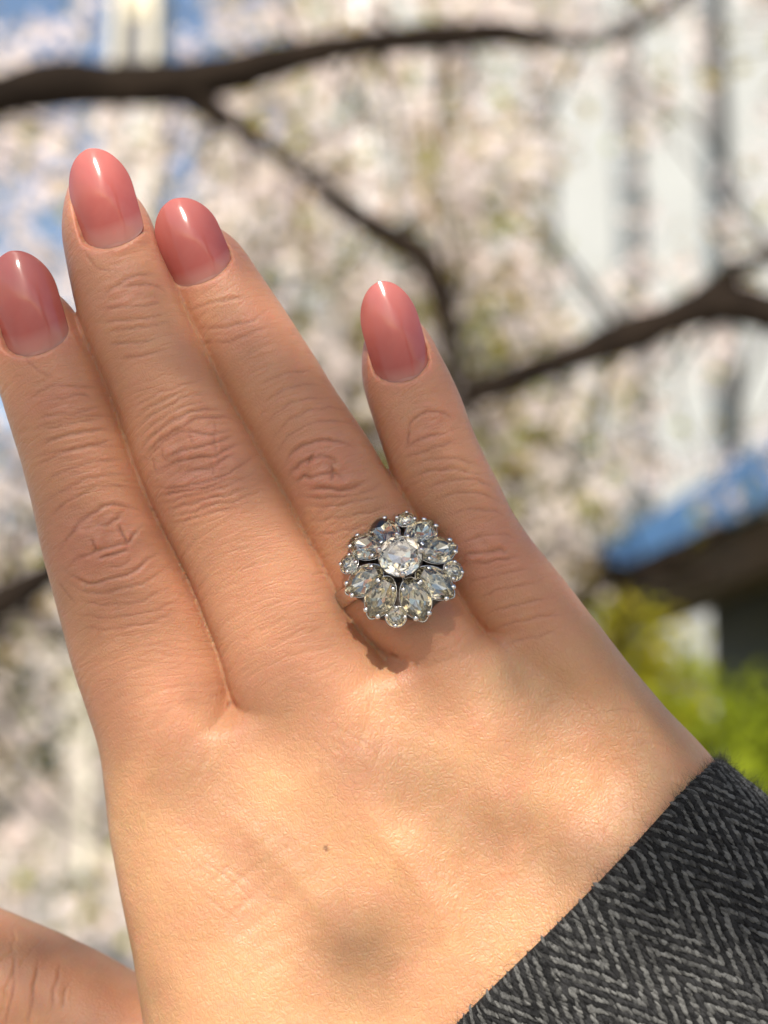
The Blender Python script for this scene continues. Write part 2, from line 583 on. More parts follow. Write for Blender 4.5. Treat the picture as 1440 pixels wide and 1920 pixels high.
def split_quads(V, Q):
    n = len(V)
    E = np.stack([Q, np.roll(Q, -1, 1)], 2).reshape(-1, 2)
    E = np.sort(E, 1)
    key = E[:, 0] * n + E[:, 1]
    uq, inv = np.unique(key, return_inverse=True)
    mid = (V[uq // n] + V[uq % n]) / 2
    cen = V[Q].mean(1)
    e = inv.reshape(-1, 4) + n
    c = np.arange(len(Q)) + n + len(mid)
    V2 = np.concatenate([V, mid, cen])
    Q2 = np.concatenate([np.stack([Q[:, i], e[:, i], c, e[:, i - 1]], 1) for i in range(4)])
    return V2, Q2


def grad(V, eps=0.3):
    g = np.empty_like(V)
    for k in range(3):
        d = np.zeros(3); d[k] = eps
        g[:, k] = (sdf_chunks(V + d) - sdf_chunks(V - d)) / (2 * eps)
    return g


def relax(V, Q, it, lam=0.5):
    E = np.stack([Q, np.roll(Q, -1, 1)], 2).reshape(-1, 2)
    for _ in range(it):
        acc = np.zeros_like(V); num = np.zeros(len(V))
        for k in range(3):
            acc[:, k] = np.bincount(E[:, 0], V[E[:, 1], k], len(V)) + np.bincount(E[:, 1], V[E[:, 0], k], len(V))
        num = np.bincount(E[:, 0], minlength=len(V)) + np.bincount(E[:, 1], minlength=len(V))
        V = V + lam * (acc / np.maximum(num, 1)[:, None] - V)
    return V


def project(V, it=2):
    for _ in range(it):
        f = sdf_chunks(V)
        g = grad(V)
        n2 = np.maximum((g * g).sum(1), 0.05)
        step = g * (f / n2)[:, None]
        ln = np.linalg.norm(step, axis=1)
        step *= np.minimum(1, 0.6 / np.maximum(ln, 1e-9))[:, None]
        V = V - step
    return V


def vnormals(V, Q):
    a = V[Q[:, 2]] - V[Q[:, 0]]; b = V[Q[:, 3]] - V[Q[:, 1]]
    fn = np.cross(a, b)
    N = np.zeros_like(V)
    for j in range(4):
        for k in range(3):
            N[:, k] += np.bincount(Q[:, j], fn[:, k], len(V))
    return N / np.maximum(np.linalg.norm(N, axis=1), 1e-9)[:, None]


# nails: base and tip pixel, half width in pixels
NAILS = [(INDEX, (72, 664), (18, 471), 62, 0.20), (MIDDLE, (216, 462), (165, 279), 59, 0.21),
         (RINGF, (388, 526), (322, 374), 60, 0.17), (PINKY, (762, 714), (711, 528), 54, 0.13)]


class Nail:
    def __init__(self, dg, b, t, hwpx, band):
        self.dg = dg; self.band = band
        sb = lambda z: px2mm(b[0], b[1], z)
        s0, _ = dg.su(np.array([[*sb(8.0), 0]]))
        zb = float(dg.look(dg.zd, s0)[0])
        self.B = px2mm(b[0], b[1], zb)
        zt = zb - 0.1
        self.T = px2mm(t[0], t[1], zt)
        self.L = np.linalg.norm(self.T - self.B)
        self.d = (self.T - self.B) / self.L
        self.n = np.array([self.d[1], -self.d[0]])
        self.hw = hwpx * (D - zb) / FPX
        self.zb = zb

    def w(self, t):
        t = np.asarray(t, float)
        a = np.sqrt(np.clip(1 - np.clip((0.20 - t) / 0.20, 0, 1) ** 2.4, 0, 1))
        b = np.sqrt(np.clip(1 - np.clip((t - 0.58) / 0.42, 0, 1) ** 2.1, 0, 1))
        return self.hw * a * b * (0.97 + 0.05 * np.sin(np.clip(t, 0, 1) * math.pi))

    def z(self, t, x):
        """height of the nail plate at length t and sideways x (mm)"""
        zz = self.zb - 0.05 + 1.5 * np.sin(np.clip(t, 0, 1) * 2.2) * 0.75 - 2.6 * np.clip(t - 0.35, 0, 1) ** 2
        return zz - 2.5 * (np.abs(x) / self.hw) ** 2.1

    def local(self, P):
        q = P[:, :2] - self.B
        return (q @ self.d) / self.L, q @ self.n


NAIL_OBJ = [Nail(*a) for a in NAILS]


def knuckle_wrinkles(V, N, own):
    """creases over the finger joints, in mm along the normal (negative = into the skin)"""
    disp = np.zeros(len(V)); red = np.zeros(len(V))
    fco = np.zeros((len(V), 3))
    joints = {0: [((113, 752), 0.45, 5.5, 0.10), ((212, 1010), 1.0, 9.5, 0.055)],
              1: [((264, 548), 0.50, 5.5, 0.10), ((385, 862), 1.0, 10.5, 0.055)],
              2: [((468, 612), 0.35, 5.0, 0.10), ((612, 872), 1.25, 9.0, 0.06)],
              3: [((798, 808), 0.50, 5.0, 0.10), ((925, 1025), 0.8, 9.0, 0.05)]}
    up = sstep(0.05, 0.5, N[:, 2])
    for k in range(6):
        m = own == k
        if not m.any(): continue
        dg = DIG[k]
        P = V[m]
        s, u = dg.su(P)
        u = u - dg.look(dg.cu, s)
        hw = dg.look(dg.hw_raw, s)
        warp = vnoise(P * 0.22, 3 + k) * 1.1 + vnoise(P * 0.6, 13 + k) * 0.45
        Lmain = s - 0.03 * u * u
        dd = np.zeros(len(P)); rr = np.zeros(len(P))
        for (jp, amp, half, cv) in joints.get(k, []):
            z0 = 8.0
            sj, uj = dg.su(np.array([[*px2mm(jp[0], jp[1], z0), 0]]))
            ds = s - sj[0]
            uu = u - 0.0
            soft = np.tanh(ds / 2.5)
            Lc = ds + cv * uu * uu * (-(soft - 0.35) * 0.74)
            win = np.exp(-(np.abs(ds) / half) ** 2.2) * np.exp(-(np.abs(uu) / (hw * 0.86)) ** 4)
            core = np.exp(-(ds / (half * 0.45)) ** 2 - (uu / (hw * 0.62)) ** 2)
            tot = 0
            for sp, a, sd in ((1.55, 0.26, 1), (0.85, 0.12, 2)):
                ph = Lc / sp + warp * (0.55 + 0.5 * core) / sp
                i = np.floor(ph)
                fr = np.abs(ph - i - 0.5) * 2        # 1 on the crease
                cre = np.exp(-((1 - fr) / 0.20) ** 2)
                la = _hash(np.round(ph).astype(np.int64), np.full(len(P), k), np.full(len(P), sd), 5)
                seg = sstep(-0.35, 0.35, vnoise(np.stack([np.round(ph) * 3.7, uu * 0.32, np.full(len(P), k * 9.0)], 1), 21 + sd))
                body = 0.35 * (1 - fr) 
                tot = tot - a * (0.35 + 0.9 * la) * (0.25 + 0.75 * seg) * cre + a * 0.35 * body
            # cross creases in the middle of the knuckle
            ph = uu / 2.3 + warp * 0.5 + 0.35
            fr = np.abs(ph - np.floor(ph) - 0.5) * 2
            tot = tot - 0.22 * np.exp(-((1 - fr) / 0.13) ** 2) * core * sstep(-0.2, 0.5, vnoise(P * 0.45, 40 + k))
            pil = core * (0.5 * vnoise(P * 0.33, 50 + k) + 0.3 * vnoise(P * 0.75, 57 + k) + 0.1)
            dd += amp * (tot * win * 0.35 + pil)
            rr += core * (0.8 if half > 7 else 0.4)
        # faint rings between the joints
        ph = Lmain / 1.25 + warp * 0.6
        fr = np.abs(ph - np.floor(ph) - 0.5) * 2
        fin = 1 - sstep(0, 12, s - dg.su(np.array([[*px2mm(*[(299, 1290), (560, 1230), (800, 1190), (985, 1150), (0, 0), (0, 0)][k], 4.0), 0]]))[0][0]) if k < 4 else np.zeros(len(P))
        seg = sstep(-0.3, 0.5, vnoise(np.stack([np.round(ph) * 2.9, u * 0.25, np.full(len(P), k * 5.0)], 1), 77))
        dd -= 0.13 * np.exp(-((1 - fr) / 0.3) ** 2) * seg * fin
        if k == 5:      # long creases round the thumb joint
            ph = s / 3.4 + warp * 0.35
            fr = np.abs(ph - np.floor(ph) - 0.5) * 2
            dd -= 0.5 * np.exp(-((1 - fr) / 0.12) ** 2) * sstep(46, 34, s) * sstep(-0.4, 0.2, vnoise(P * 0.15, 8))
        disp[m] = dd
        red[m] = rr + (0.45 if k == 5 else 0.58 * fin)
        fco[m, 0] = Lmain * 0.1; fco[m, 1] = u * 0.1; fco[m, 2] = k * 3.0
        if k < 4:
            rt = sstep(dg.s_tip + 22, dg.s_tip + 6, s) * 0.25
            red[m] += rt
    return disp * up * 1.35, red, fco


# skin creases over the joints: (zoom origin x, y, zoom factor), depth mm, lines
CREASES = [
    ((240, 760, 4.8), 0.30, [
        [(130, 480), (200, 400), (330, 280), (480, 175), (620, 120), (740, 95), (880, 110), (1010, 150)],
        [(90, 420), (220, 280), (380, 150), (560, 60), (750, 20), (900, 60)],
        [(120, 560), (210, 450), (330, 310), (450, 230), (560, 215), (660, 255), (740, 265), (900, 220), (990, 210)],
        [(300, 470), (400, 440), (480, 400), (600, 380), (740, 350), (860, 310), (960, 270)],
        [(230, 620), (330, 560), (430, 500), (520, 490), (640, 470), (800, 455), (880, 400), (1000, 350), (1050, 310)],
        [(480, 620), (580, 585), (740, 565), (800, 520), (900, 470), (960, 430)],
        [(210, 720), (330, 760), (500, 730), (640, 695), (800, 660), (950, 580), (1060, 500), (1190, 430)],
        [(230, 830), (450, 780), (620, 750), (760, 725), (900, 660)]]),
    ((240, 760, 4.8), 0.17, [
        [(260, 890), (450, 850), (620, 790), (760, 770), (900, 720), (1050, 650), (1200, 560)],
        [(300, 950), (500, 910), (700, 850), (850, 820), (1050, 760), (1250, 660)],
        [(320, 1010), (520, 980), (720, 910), (900, 880), (1100, 800), (1280, 730)],
        [(350, 1080), (600, 1010), (800, 960), (1000, 900), (1150, 860)],
        [(545, 170), (555, 280), (580, 350)], [(770, 110), (775, 200), (780, 370), (800, 450)], [(740, 500), (760, 560), (760, 640)],
        [(205, 470), (250, 560), (270, 620)], [(800, 450), (830, 500), (790, 560)], [(320, 350), (300, 430), (330, 490), (400, 510)],
        [(60, 330), (200, 190), (380, 70), (560, -10), (760, -40)], [(40, 250), (180, 110), (380, -20), (560, -80), (760, -110)],
        [(20, 150), (200, 10), (400, -90), (640, -150)], [(0, 50), (180, -60), (420, -170), (640, -220)]]),
    ((0, 780, 2.4), 0.32, [
        [(270, 610), (320, 520), (400, 440), (480, 400), (560, 400), (650, 440)],
        [(290, 690), (330, 650), (420, 610), (520, 580), (580, 570), (600, 540), (650, 480)],
        [(280, 680), (340, 730), (410, 757), (470, 740), (560, 720), (610, 700), (660, 650), (720, 600)],
        [(410, 540), (430, 590), (440, 620)], [(430, 500), (500, 480), (550, 440)], [(440, 640), (520, 625), (600, 595)],
        [(530, 480), (545, 530), (580, 570)]]),
    ((0, 780, 2.4), 0.18, [
        [(200, 480), (280, 400), (400, 330), (520, 310), (640, 330)], [(180, 400), (300, 320), (440, 270), (600, 260)],
        [(160, 320), (300, 240), (450, 200), (580, 190)], [(150, 230), (300, 160), (450, 130), (560, 140)],
        [(140, 150), (280, 90), (420, 60), (540, 70)], [(130, 70), (260, 20), (400, -10), (520, 0)],
        [(300, 740), (380, 800), (480, 790), (600, 770), (700, 720), (780, 650)], [(330, 820), (430, 850), (550, 850), (680, 820), (800, 740)],
        [(320, 880), (450, 910), (600, 900), (740, 860), (850, 790)], [(480, 690), (560, 670), (600, 640)], [(350, 950), (500, 960), (680, 930), (800, 880)],
        [(260, 740), (310, 810), (350, 850)]]),
    ((500, 500, 2.4), 0.42, [
        [(80, 900), (110, 840), (180, 790), (260, 770), (340, 790), (400, 820)], [(95, 960), (130, 900), (180, 870), (250, 850), (320, 870), (300, 900)],
        [(130, 990), (160, 940), (200, 950), (250, 930), (310, 930), (350, 960)], [(180, 1010), (240, 990), (320, 1010), (400, 990), (460, 960)],
        [(180, 900), (200, 860), (215, 830)], [(290, 890), (300, 940), (290, 970)]]),
    ((500, 500, 2.4), 0.18, [
        [(30, 850), (100, 760), (200, 700), (320, 690), (420, 720)], [(10, 800), (80, 700), (200, 640), (320, 630), (390, 650)], [(0, 700), (60, 640), (160, 590), (280, 590)],
        [(-20, 620), (60, 560), (160, 530), (260, 530)], [(-40, 540), (40, 490), (140, 470), (220, 470)],
        [(140, 1030), (250, 1040), (380, 1030), (480, 1000), (540, 960)], [(160, 1080), (280, 1080), (420, 1060), (540, 1020)],
        [(190, 1150), (320, 1130), (450, 1110), (580, 1060)], [(210, 1210), (340, 1190), (470, 1160)],
        [(860, 1260), (930, 1220), (1000, 1200), (1070, 1200), (1130, 1230)], [(720, 1000), (850, 950), (950, 960), (1030, 1000)],
        [(740, 1060), (860, 1010), (980, 1020), (1060, 1060)], [(800, 1130), (900, 1090), (1000, 1090), (1090, 1120)], [(640, 900), (760, 860), (880, 860), (960, 900)],
        [(620, 960), (740, 910), (860, 905), (980, 940)],
        [(900, 1420), (1000, 1390), (1120, 1370), (1190, 1360)], [(930, 1500), (1050, 1450), (1160, 1430), (1230, 1420)], [(960, 1570), (1080, 1530), (1200, 1500), (1290, 1490)],
        [(1000, 1640), (1120, 1600), (1250, 1570), (1350, 1560)], [(1060, 1700), (1180, 1670), (1320, 1640)]]),
    ((500, 500, 2.4), 0.26, [
        [(870, 1310), (930, 1290), (1000, 1290), (1050, 1270), (1100, 1290)], [(900, 1340), (980, 1330), (1060, 1320), (1140, 1300)],
        [(620, 750), (650, 690), (720, 650), (800, 650), (840, 690)], [(620, 820), (660, 790), (740, 760), (820, 750)],
        [(600, 860), (680, 840), (780, 810), (870, 770)], [(640, 730), (630, 780), (640, 810)]]),
    ((0, 250, 3.0), 0.20, [
        [(540, 1000), (640, 970), (750, 980), (870, 960), (940, 930)], [(640, 880), (720, 850), (820, 850), (920, 870), (940, 920)], [(560, 940), (620, 880), (700, 830), (800, 790), (900, 800)],
        [(530, 1060), (680, 1060), (820, 1040), (960, 1000)], [(570, 1120), (700, 1110), (850, 1080), (980, 1050)], [(480, 640), (510, 720), (570, 770), (680, 780)],
        [(600, 1190), (740, 1180), (900, 1150)], [(640, 1270), (780, 1250), (940, 1220)],
        [(150, 1500), (250, 1440), (330, 1410), (420, 1420), (560, 1440)], [(180, 1620), (250, 1590), (340, 1570), (400, 1580), (480, 1560), (580, 1540)],
        [(300, 1490), (380, 1480), (480, 1470), (520, 1500)], [(190, 1680), (300, 1650), (450, 1620), (600, 1590)], [(200, 1740), (350, 1700), (520, 1680), (640, 1640)],
        [(210, 1820), (380, 1780), (540, 1750), (660, 1720)], [(130, 1260), (200, 1330), (300, 1370)],
        [(1080, 1180), (1250, 1180), (1400, 1130), (1520, 1080)], [(1060, 1000), (1180, 960), (1320, 920), (1400, 930)], [(1110, 1100), (1250, 1090), (1400, 1060), (1480, 1020)]]),
    ((0, 0, 1.0), 0.30, [[(433, 1312), (428, 1330)], [(433, 1312), (448, 1330)], [(728, 1226), (746, 1234)]]),
    ((0, 1690, 4.8), 0.22, [[(130, 440), (120, 650), (110, 850), (60, 1050), (30, 1200)], [(345, 470), (310, 700), (290, 900), (255, 1090), (240, 1250)], [(545, 540), (520, 690), (480, 800), (470, 1000)], [(610, 760), (570, 880), (560, 980)]]),
    # loose skin over the big knuckles and along the thumb side
    ((0, 0, 1.0), 0.09, [[(600, 1330), (640, 1370), (690, 1390), (720, 1430)], [(610, 1380), (650, 1395), (680, 1430), (700, 1460)], [(560, 1350), (600, 1400), (650, 1440)],
                         [(400, 1620), (450, 1640), (500, 1680), (560, 1700)], [(360, 1600), (420, 1640), (480, 1690)], [(330, 1640), (400, 1690), (470, 1740)], [(300, 1560), (360, 1610), (420, 1660)],
                         [(1150, 1380), (1190, 1370), (1240, 1372)], [(1170, 1400), (1220, 1392), (1260, 1396)], [(1110, 1340), (1160, 1330), (1210, 1335)]]),
]


def traced_creases(V, N):
    disp = np.zeros(len(V)); mask = np.zeros(len(V))
    f = FPX / (D - V[:, 2])
    X = 720 + V[:, 0] * f; Y = 960 - V[:, 1] * f
    front = np.where((N[:, 2] > 0.0) & (V[:, 2] > -22))[0]
    Xf, Yf = X[front], Y[front]
    wob = np.stack([vnoise(V[front] * 0.7, 301), vnoise(V[front] * 0.7, 302)], 1) * 2.6
    Xf = Xf + wob[:, 0]; Yf = Yf + wob[:, 1]
    for (ox, oy, z), dep, lines in CREASES:
        for ln in lines:
            p = np.array(ln, float) / z + np.array([ox, oy])
            pt = np.linspace(0, len(p) - 1, 5 * (len(p) - 1) + 1)
            p = np.stack([np.interp(pt, np.arange(len(p)), p[:, c]) for c in (0, 1)], 1)
            for _ in range(4):
                p[1:-1] = 0.25 * p[:-2] + 0.5 * p[1:-1] + 0.25 * p[2:]
            lo, hi = p.min(0) - 26, p.max(0) + 26
            i = np.where((Xf > lo[0]) & (Xf < hi[0]) & (Yf > lo[1]) & (Yf < hi[1]))[0]
            if not len(i): continue
            q = np.stack([Xf[i], Yf[i]], 1)
            seg = np.linalg.norm(np.diff(p, axis=0), axis=1); cum = np.concatenate([[0], np.cumsum(seg)])
            best = np.full(len(i), 1e9); bt = np.zeros(len(i))
            for a, b, c0, L in zip(p[:-1], p[1:], cum[:-1], seg):
                t = np.clip(((q - a) @ (b - a)) / (L * L), 0, 1)
                d = np.linalg.norm(q - a - t[:, None] * (b - a), axis=1)
                m = d < best
                best[m] = d[m]; bt[m] = (c0 + t * L)[m]
            T = cum[-1]
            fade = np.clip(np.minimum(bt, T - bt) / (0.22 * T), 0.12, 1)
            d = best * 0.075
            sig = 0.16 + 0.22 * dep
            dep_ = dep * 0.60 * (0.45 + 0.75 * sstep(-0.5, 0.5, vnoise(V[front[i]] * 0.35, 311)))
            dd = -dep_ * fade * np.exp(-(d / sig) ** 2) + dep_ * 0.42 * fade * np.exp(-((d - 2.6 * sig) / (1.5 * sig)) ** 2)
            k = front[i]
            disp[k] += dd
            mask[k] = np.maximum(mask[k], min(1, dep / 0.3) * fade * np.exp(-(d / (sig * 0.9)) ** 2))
    return np.clip(disp, -1.1, 0.45), mask


def build_hand():
    V, Q = surface_nets(hand_sdf, (-88, -118, -32), (88, 45, 16), 0.56)
    V = relax(V, Q, 3, 0.5)
    V = project(V, 2)
    V, Q = split_quads(V, Q)
    V = project(V, 1)
    V = relax(V, Q, 1, 0.35)
    N = vnormals(V, Q)
    fs = np.stack([dg.f(V) for dg in DIG], 1)
    own = fs.argmin(1)
    # wide soft relief on the back of the hand: tendons, hollows
    P = V
    palm = np.zeros(len(V))
    for W, dr, span, kk in WEBS:
        q = (P[:, 0] - W[0]) * dr[0] + (P[:, 1] - W[1]) * dr[1]
        palm = np.maximum(palm, sstep(-9, 9, q))
    qi = [sstep(-8, 10, (P[:, 0] - px2mm(*w_, 4)[0]) * dg.d[0] + (P[:, 1] - px2mm(*w_, 4)[1]) * dg.d[1])
          for dg, w_ in ((INDEX, (299, 1310)), (MIDDLE, (575, 1265)), (RINGF, (812, 1205)), (PINKY, (985, 1160)))]
    palm = np.where(own == 0, qi[0], np.where(own == 1, qi[1], np.where(own == 2, qi[2], np.where(own == 3, qi[3], 1.0))))
    palm = np.where(own == 5, 0.5, palm)
    up = sstep(0.1, 0.6, N[:, 2])
    disp, red, fco = knuckle_wrinkles(V, N, own)
    disp *= 0.5
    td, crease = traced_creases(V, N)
    disp += td
    soft = 0.32 * vnoise(P * 0.075, 61) + 0.12 * vnoise(P * 0.2, 62)
    # creases in the loose skin over the big knuckles of the extended fingers
    for (jx, jy, dg, a) in ((640, 1400, MIDDLE, 1.0), (360, 1420, INDEX, 0.6), (870, 1340, RINGF, 0.5), (470, 1660, INDEX, 0.8)):
        c = px2mm(jx, jy, 5.0)
        dx, dy = P[:, 0] - c[0], P[:, 1] - c[1]
        al = dx * dg.d[0] + dy * dg.d[1]; ac = dx * dg.n[0] + dy * dg.n[1]
        g = np.exp(-(al / 9.0) ** 2 - (ac / 6.5) ** 2)
        dir_ = 0.80 * ac + 0.60 * al if jy != 1660 else 0.95 * al + 0.3 * ac
        ph = dir_ / 2.9 + vnoise(P * 0.16, 70) * 0.9
        fr = np.abs(ph - np.floor(ph) - 0.5) * 2
        seg = sstep(-0.2, 0.4, vnoise(P * 0.22, 71))
        disp += a * g * up * (-0.16 * np.exp(-((1 - fr) / 0.35) ** 2) * seg + 0.14 * vnoise(P * 0.3, 72))
        red += 0.35 * a * g
    # knuckle heads and extensor tendons
    for (x0, y0, x1, y1, amp, kn) in ((365, 1450, 720, 1830, 0.30, 0.35), (655, 1455, 900, 1830, 0.38, 0.55), (895, 1365, 1010, 1760, 0.34, 0.45), (1070, 1285, 1130, 1600, 0.26, 0.40)):
        a_, b_ = px2mm(x0, y0, 5.0), px2mm(x1, y1, 7.0)
        ab = b_ - a_; L_ = np.linalg.norm(ab); ab = ab / L_
        q_ = P[:, :2] - a_
        al = q_ @ ab; ac = q_ @ np.array([-ab[1], ab[0]]) + 0.6 * np.sin(al * 0.25)
        disp += up * amp * np.exp(-(ac / 1.7) ** 2) * sstep(2, 10, al) * sstep(L_, L_ * 0.6, al)
        disp += up * kn * np.exp(-(al / 5.0) ** 2 - (ac / 5.0) ** 2)
        disp -= up * amp * 0.5 * np.exp(-((np.abs(ac) - 4.8) / 2.2) ** 2) * sstep(2, 12, al) * sstep(L_, L_ * 0.6, al)
    # fine wavy skin relief everywhere on the back
    disp += palm * up * (soft + 0.035 * vnoise(P * 0.9, 64))
    V = V + N * disp[:, None]
    # nail beds and folds
    for nl in NAIL_OBJ:
        t, x = nl.local(V)
        near = (t > -0.35) & (t < 1.1) & (np.abs(x) < nl.hw * 1.6) & (V[:, 2] > nl.zb - 7.5)
        i = np.where(near)[0]
        tt, xx = t[i], np.abs(x[i])
        wn = nl.w(np.clip(tt, 0.0, 1.0))
        dl = np.minimum(xx - wn, 99)
        # distance outside the outline, sideways or behind the base
        base = np.where(tt < 0.2, np.sqrt(((0.2 - tt) * nl.L / (0.2 * nl.L)) ** 2 + (xx / nl.hw) ** 2), xx / np.maximum(wn, 0.3))
        e = (base - 1) * np.where(tt < 0.2, np.minimum(0.2 * nl.L, nl.hw), wn)
        zn = nl.z(np.clip(tt, 0, 1), np.minimum(xx, nl.hw * 1.02))
        z = V[i, 2].copy()
        ins = e < 0
        z = np.where(ins, np.minimum(z, zn - 0.28 - 0.35 * sstep(0, -0.6, e)), z)
        fold = np.exp(-((e - 0.45) / 0.55) ** 2) * (~ins) * sstep(0.62, 0.35, tt)
        top = sstep(0.35, 0.7, N[i, 2])
        z = np.where(~ins, z + np.clip(zn + 0.22 - z, 0, 0.6) * fold * top, z)
        V[i, 2] = z
        red[i] += 0.5 * np.exp(-(e / 1.0) ** 2)
    loc = np.zeros(len(V), bool)
    for nl in NAIL_OBJ:
        t, x = nl.local(V)
        loc |= (t > -0.15) & (t < 0.9) & (np.abs(x) > nl.w(np.clip(t, 0, 1)) - 0.6) & (np.abs(x) < nl.hw * 1.35) & (V[:, 2] > nl.zb - 6)
    for _ in range(4):
        V = np.where(loc[:, None], relax(V, Q, 1, 0.4), V)
    V = relax(V, Q, 1, 0.22)
    W = cam2world(V)
    base = cam2world([[*px2mm(1085, 1705, 0), 0]])[0]
    o = mesh_obj('hand', W, Q, SKIN, None, base, smooth=True)
    me = o.data
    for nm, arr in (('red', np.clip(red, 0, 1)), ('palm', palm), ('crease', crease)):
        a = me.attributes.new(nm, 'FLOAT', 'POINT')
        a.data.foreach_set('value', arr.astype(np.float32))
    mc = px2mm(611, 1592, 6.0)
    md = np.hypot(V[:, 0] - mc[0], (V[:, 1] - mc[1]) * 0.8 + (V[:, 0] - mc[0]) * 0.3)
    a = me.attributes.new('mole', 'FLOAT', 'POINT')
    a.data.foreach_set('value', ((V[:, 2] > 0) * 0.8 * sstep(0.45, 0.15, md)).astype(np.float32))
    a = me.attributes.new('fcoord', 'FLOAT_VECTOR', 'POINT')
    a.data.foreach_set('vector', fco.astype(np.float32).ravel())
    tag(o, 'bare right hand held up, its back to us, with long rose-pink oval nails', 'hand')
    return o


HAND = build_hand()


def nail_shell(nl, t0, lift, thick, name, mat, parent, shrink=1.0, curve=0.0):
    nt_, nv = 44, 22
    vs = []
    tt = t0 + (1 - t0) * (0.5 - 0.5 * np.cos(np.linspace(0, math.pi, nt_)))
    top = []
    for t in tt:
        wv = max(float(nl.w(min(max(t, 0.004), 0.9985))) * shrink, 0.05)
        row = []
        for j in range(nv):
            v = math.sin((j / (nv - 1) - 0.5) * math.pi) 
            x = v * wv
            te = t + curve * (v * v) * max(0, 1 - (t - t0) * 6) * (x / nl.hw) ** 2
            zz = float(nl.z(te, x)) + lift * (1 if t0 == 0 else min(1, 0.12 + (t - t0) * 7))
            edge = 1 - abs(v) ** 6
            zz -= lift * 1.0 * (1 - edge)
            q = nl.B + nl.d * te * nl.L + nl.n * x
            row.append((q[0], q[1], zz))
        top.append(row)
    top = np.array(top)
    bot = top.copy(); bot[:, :, 2] -= thick
    V = np.concatenate([top.reshape(-1, 3), bot.reshape(-1, 3)])
    n = nt_ * nv
    F = []
    for i in range(nt_ - 1):
        for j in range(nv - 1):
            a = i * nv + j
            F.append((a, a + nv, a + nv + 1, a + 1))
            F.append((n + a, n + a + 1, n + a + nv + 1, n + a + nv))
    for i in range(nt_ - 1):
        a = i * nv; F.append((a, n + a, n + a + nv, a + nv))
        a = i * nv + nv - 1; F.append((a, a + nv, n + a + nv, n + a))
    for j in range(nv - 1):
        F.append((j, j + 1, n + j + 1, n + j))
        a = (nt_ - 1) * nv + j; F.append((a, n + a, n + a + 1, a + 1))
    W = cam2world(V)
    o = mesh_obj(name, W, np.array(F), mat, parent, W.mean(0), smooth=True)
    if t0 > 0:
        q, x = nl.local(V)
        o['tt'] = (q - 0.09 * (x / nl.hw) ** 2 + 0.03).tolist()
    return o


for nl in NAIL_OBJ:
    pl = nail_shell(nl, 0.0, 0.0, 0.45, 'fingernail', NAIL, HAND)
    po = nail_shell(nl, 0.03, 0.15, 0.30, 'nail_polish', GEL, pl, shrink=1.003)
    tt = np.array(po['tt'])
    at = po.data.attributes.new('nail_len', 'FLOAT', 'POINT')
    at.data.foreach_set('value', np.clip(tt - (nl.band - 0.20), 0, 1).astype(np.float32))
    del po['tt']

# ------------------------------------------------------------------ coat sleeve
def yarn_mat(name, c0, c1):
    m = NT(name)
    n = m.noise(900.0, 4, 0.7)
    oi = m.n('ShaderNodeAttribute', attribute_name='shade')
    f = m.math('ADD', m.math('MULTIPLY', n.outputs[0], 0.7), m.math('MULTIPLY', oi.outputs['Fac'], 0.5))
    r = m.ramp(f, [(0.25, c0), (0.8, c1)])
    m.l(r.outputs[0], m.p.inputs['Base Color'])
    m.set(Roughness=0.95)
    m.p.inputs['Specular IOR Level'].default_value = 0.12
    m.p.inputs['Sheen Weight'].default_value = 0.04
    m.p.inputs['Sheen Roughness'].default_value = 0.5
    fib = m.noise(6000.0, 3, 0.7)
    m.l(m.bump(fib.outputs[0], 0.00025), m.p.inputs['Normal'])
    return m.m


YARN_L = yarn_mat('grey_yarn', (0.014, 0.014, 0.015), (0.19, 0.19, 0.185))
YARN_D = yarn_mat('charcoal_yarn', (0.007, 0.007, 0.008), (0.040, 0.040, 0.042))
LINING = mat_simple('lining', (0.015, 0.015, 0.017), 0.6)

SL_C = np.array([*px2mm(1080, 1708, -6.0), -6.0])
SL_A = np.array([0.722, -0.690, 0.03]); SL_A /= np.linalg.norm(SL_A)
SL_B = np.array([0.690, 0.722, 0.0]); SL_B /= np.linalg.norm(SL_B)
SL_N = np.cross(SL_A, SL_B); SL_N = SL_N if SL_N[2] > 0 else -SL_N
th_t = np.linspace(0, 2 * math.pi, 721)


def sl_section(th, a):
    e = 2 / 2.25
    c, s_ = np.cos(th), np.sin(th)
    hw = 29.6 + 0.05 * a; hd = 23.0 + 0.05 * a
    return np.sign(c) * np.abs(c) ** e * hw, np.sign(s_) * np.abs(s_) ** e * hd


_bx, _nz = sl_section(th_t, 0.0)
_arc = np.concatenate([[0], np.cumsum(np.hypot(np.diff(_bx), np.diff(_nz)))])
SL_LEN = _arc[-1]


def sl_point(a, arc, h=0.0):
    """a: mm from the cuff edge, arc: mm round the sleeve, h: mm off the cloth -> camera mm"""
    a = np.asarray(a, float); arc = np.asarray(arc, float) % SL_LEN
    th = np.interp(arc, _arc, th_t)
    b, n = sl_section(th, a)
    # rounded cuff edge
    lip = np.clip(1 - a / 1.6, 0, 1)
    r = 1.3 * (1 - np.sqrt(np.clip(1 - lip ** 2, 0, 1)))
    ln = np.hypot(b, n)
    fold = 0.7 * np.sin(a * 0.10 + th * 2.0) * np.clip(a / 20, 0, 1) + 0.5 * np.sin(a * 0.05 + th * 3 + 1.2)
    k = 1 + (h - r + fold) / ln
    bow = -6.3 * np.sin(th) * (np.sin(th) > 0) - 0.6 * np.sin(3.1 * th + 0.5)
    return SL_C + (b * k)[..., None] * SL_B + (n * k)[..., None] * SL_N + (a + bow)[..., None] * SL_A


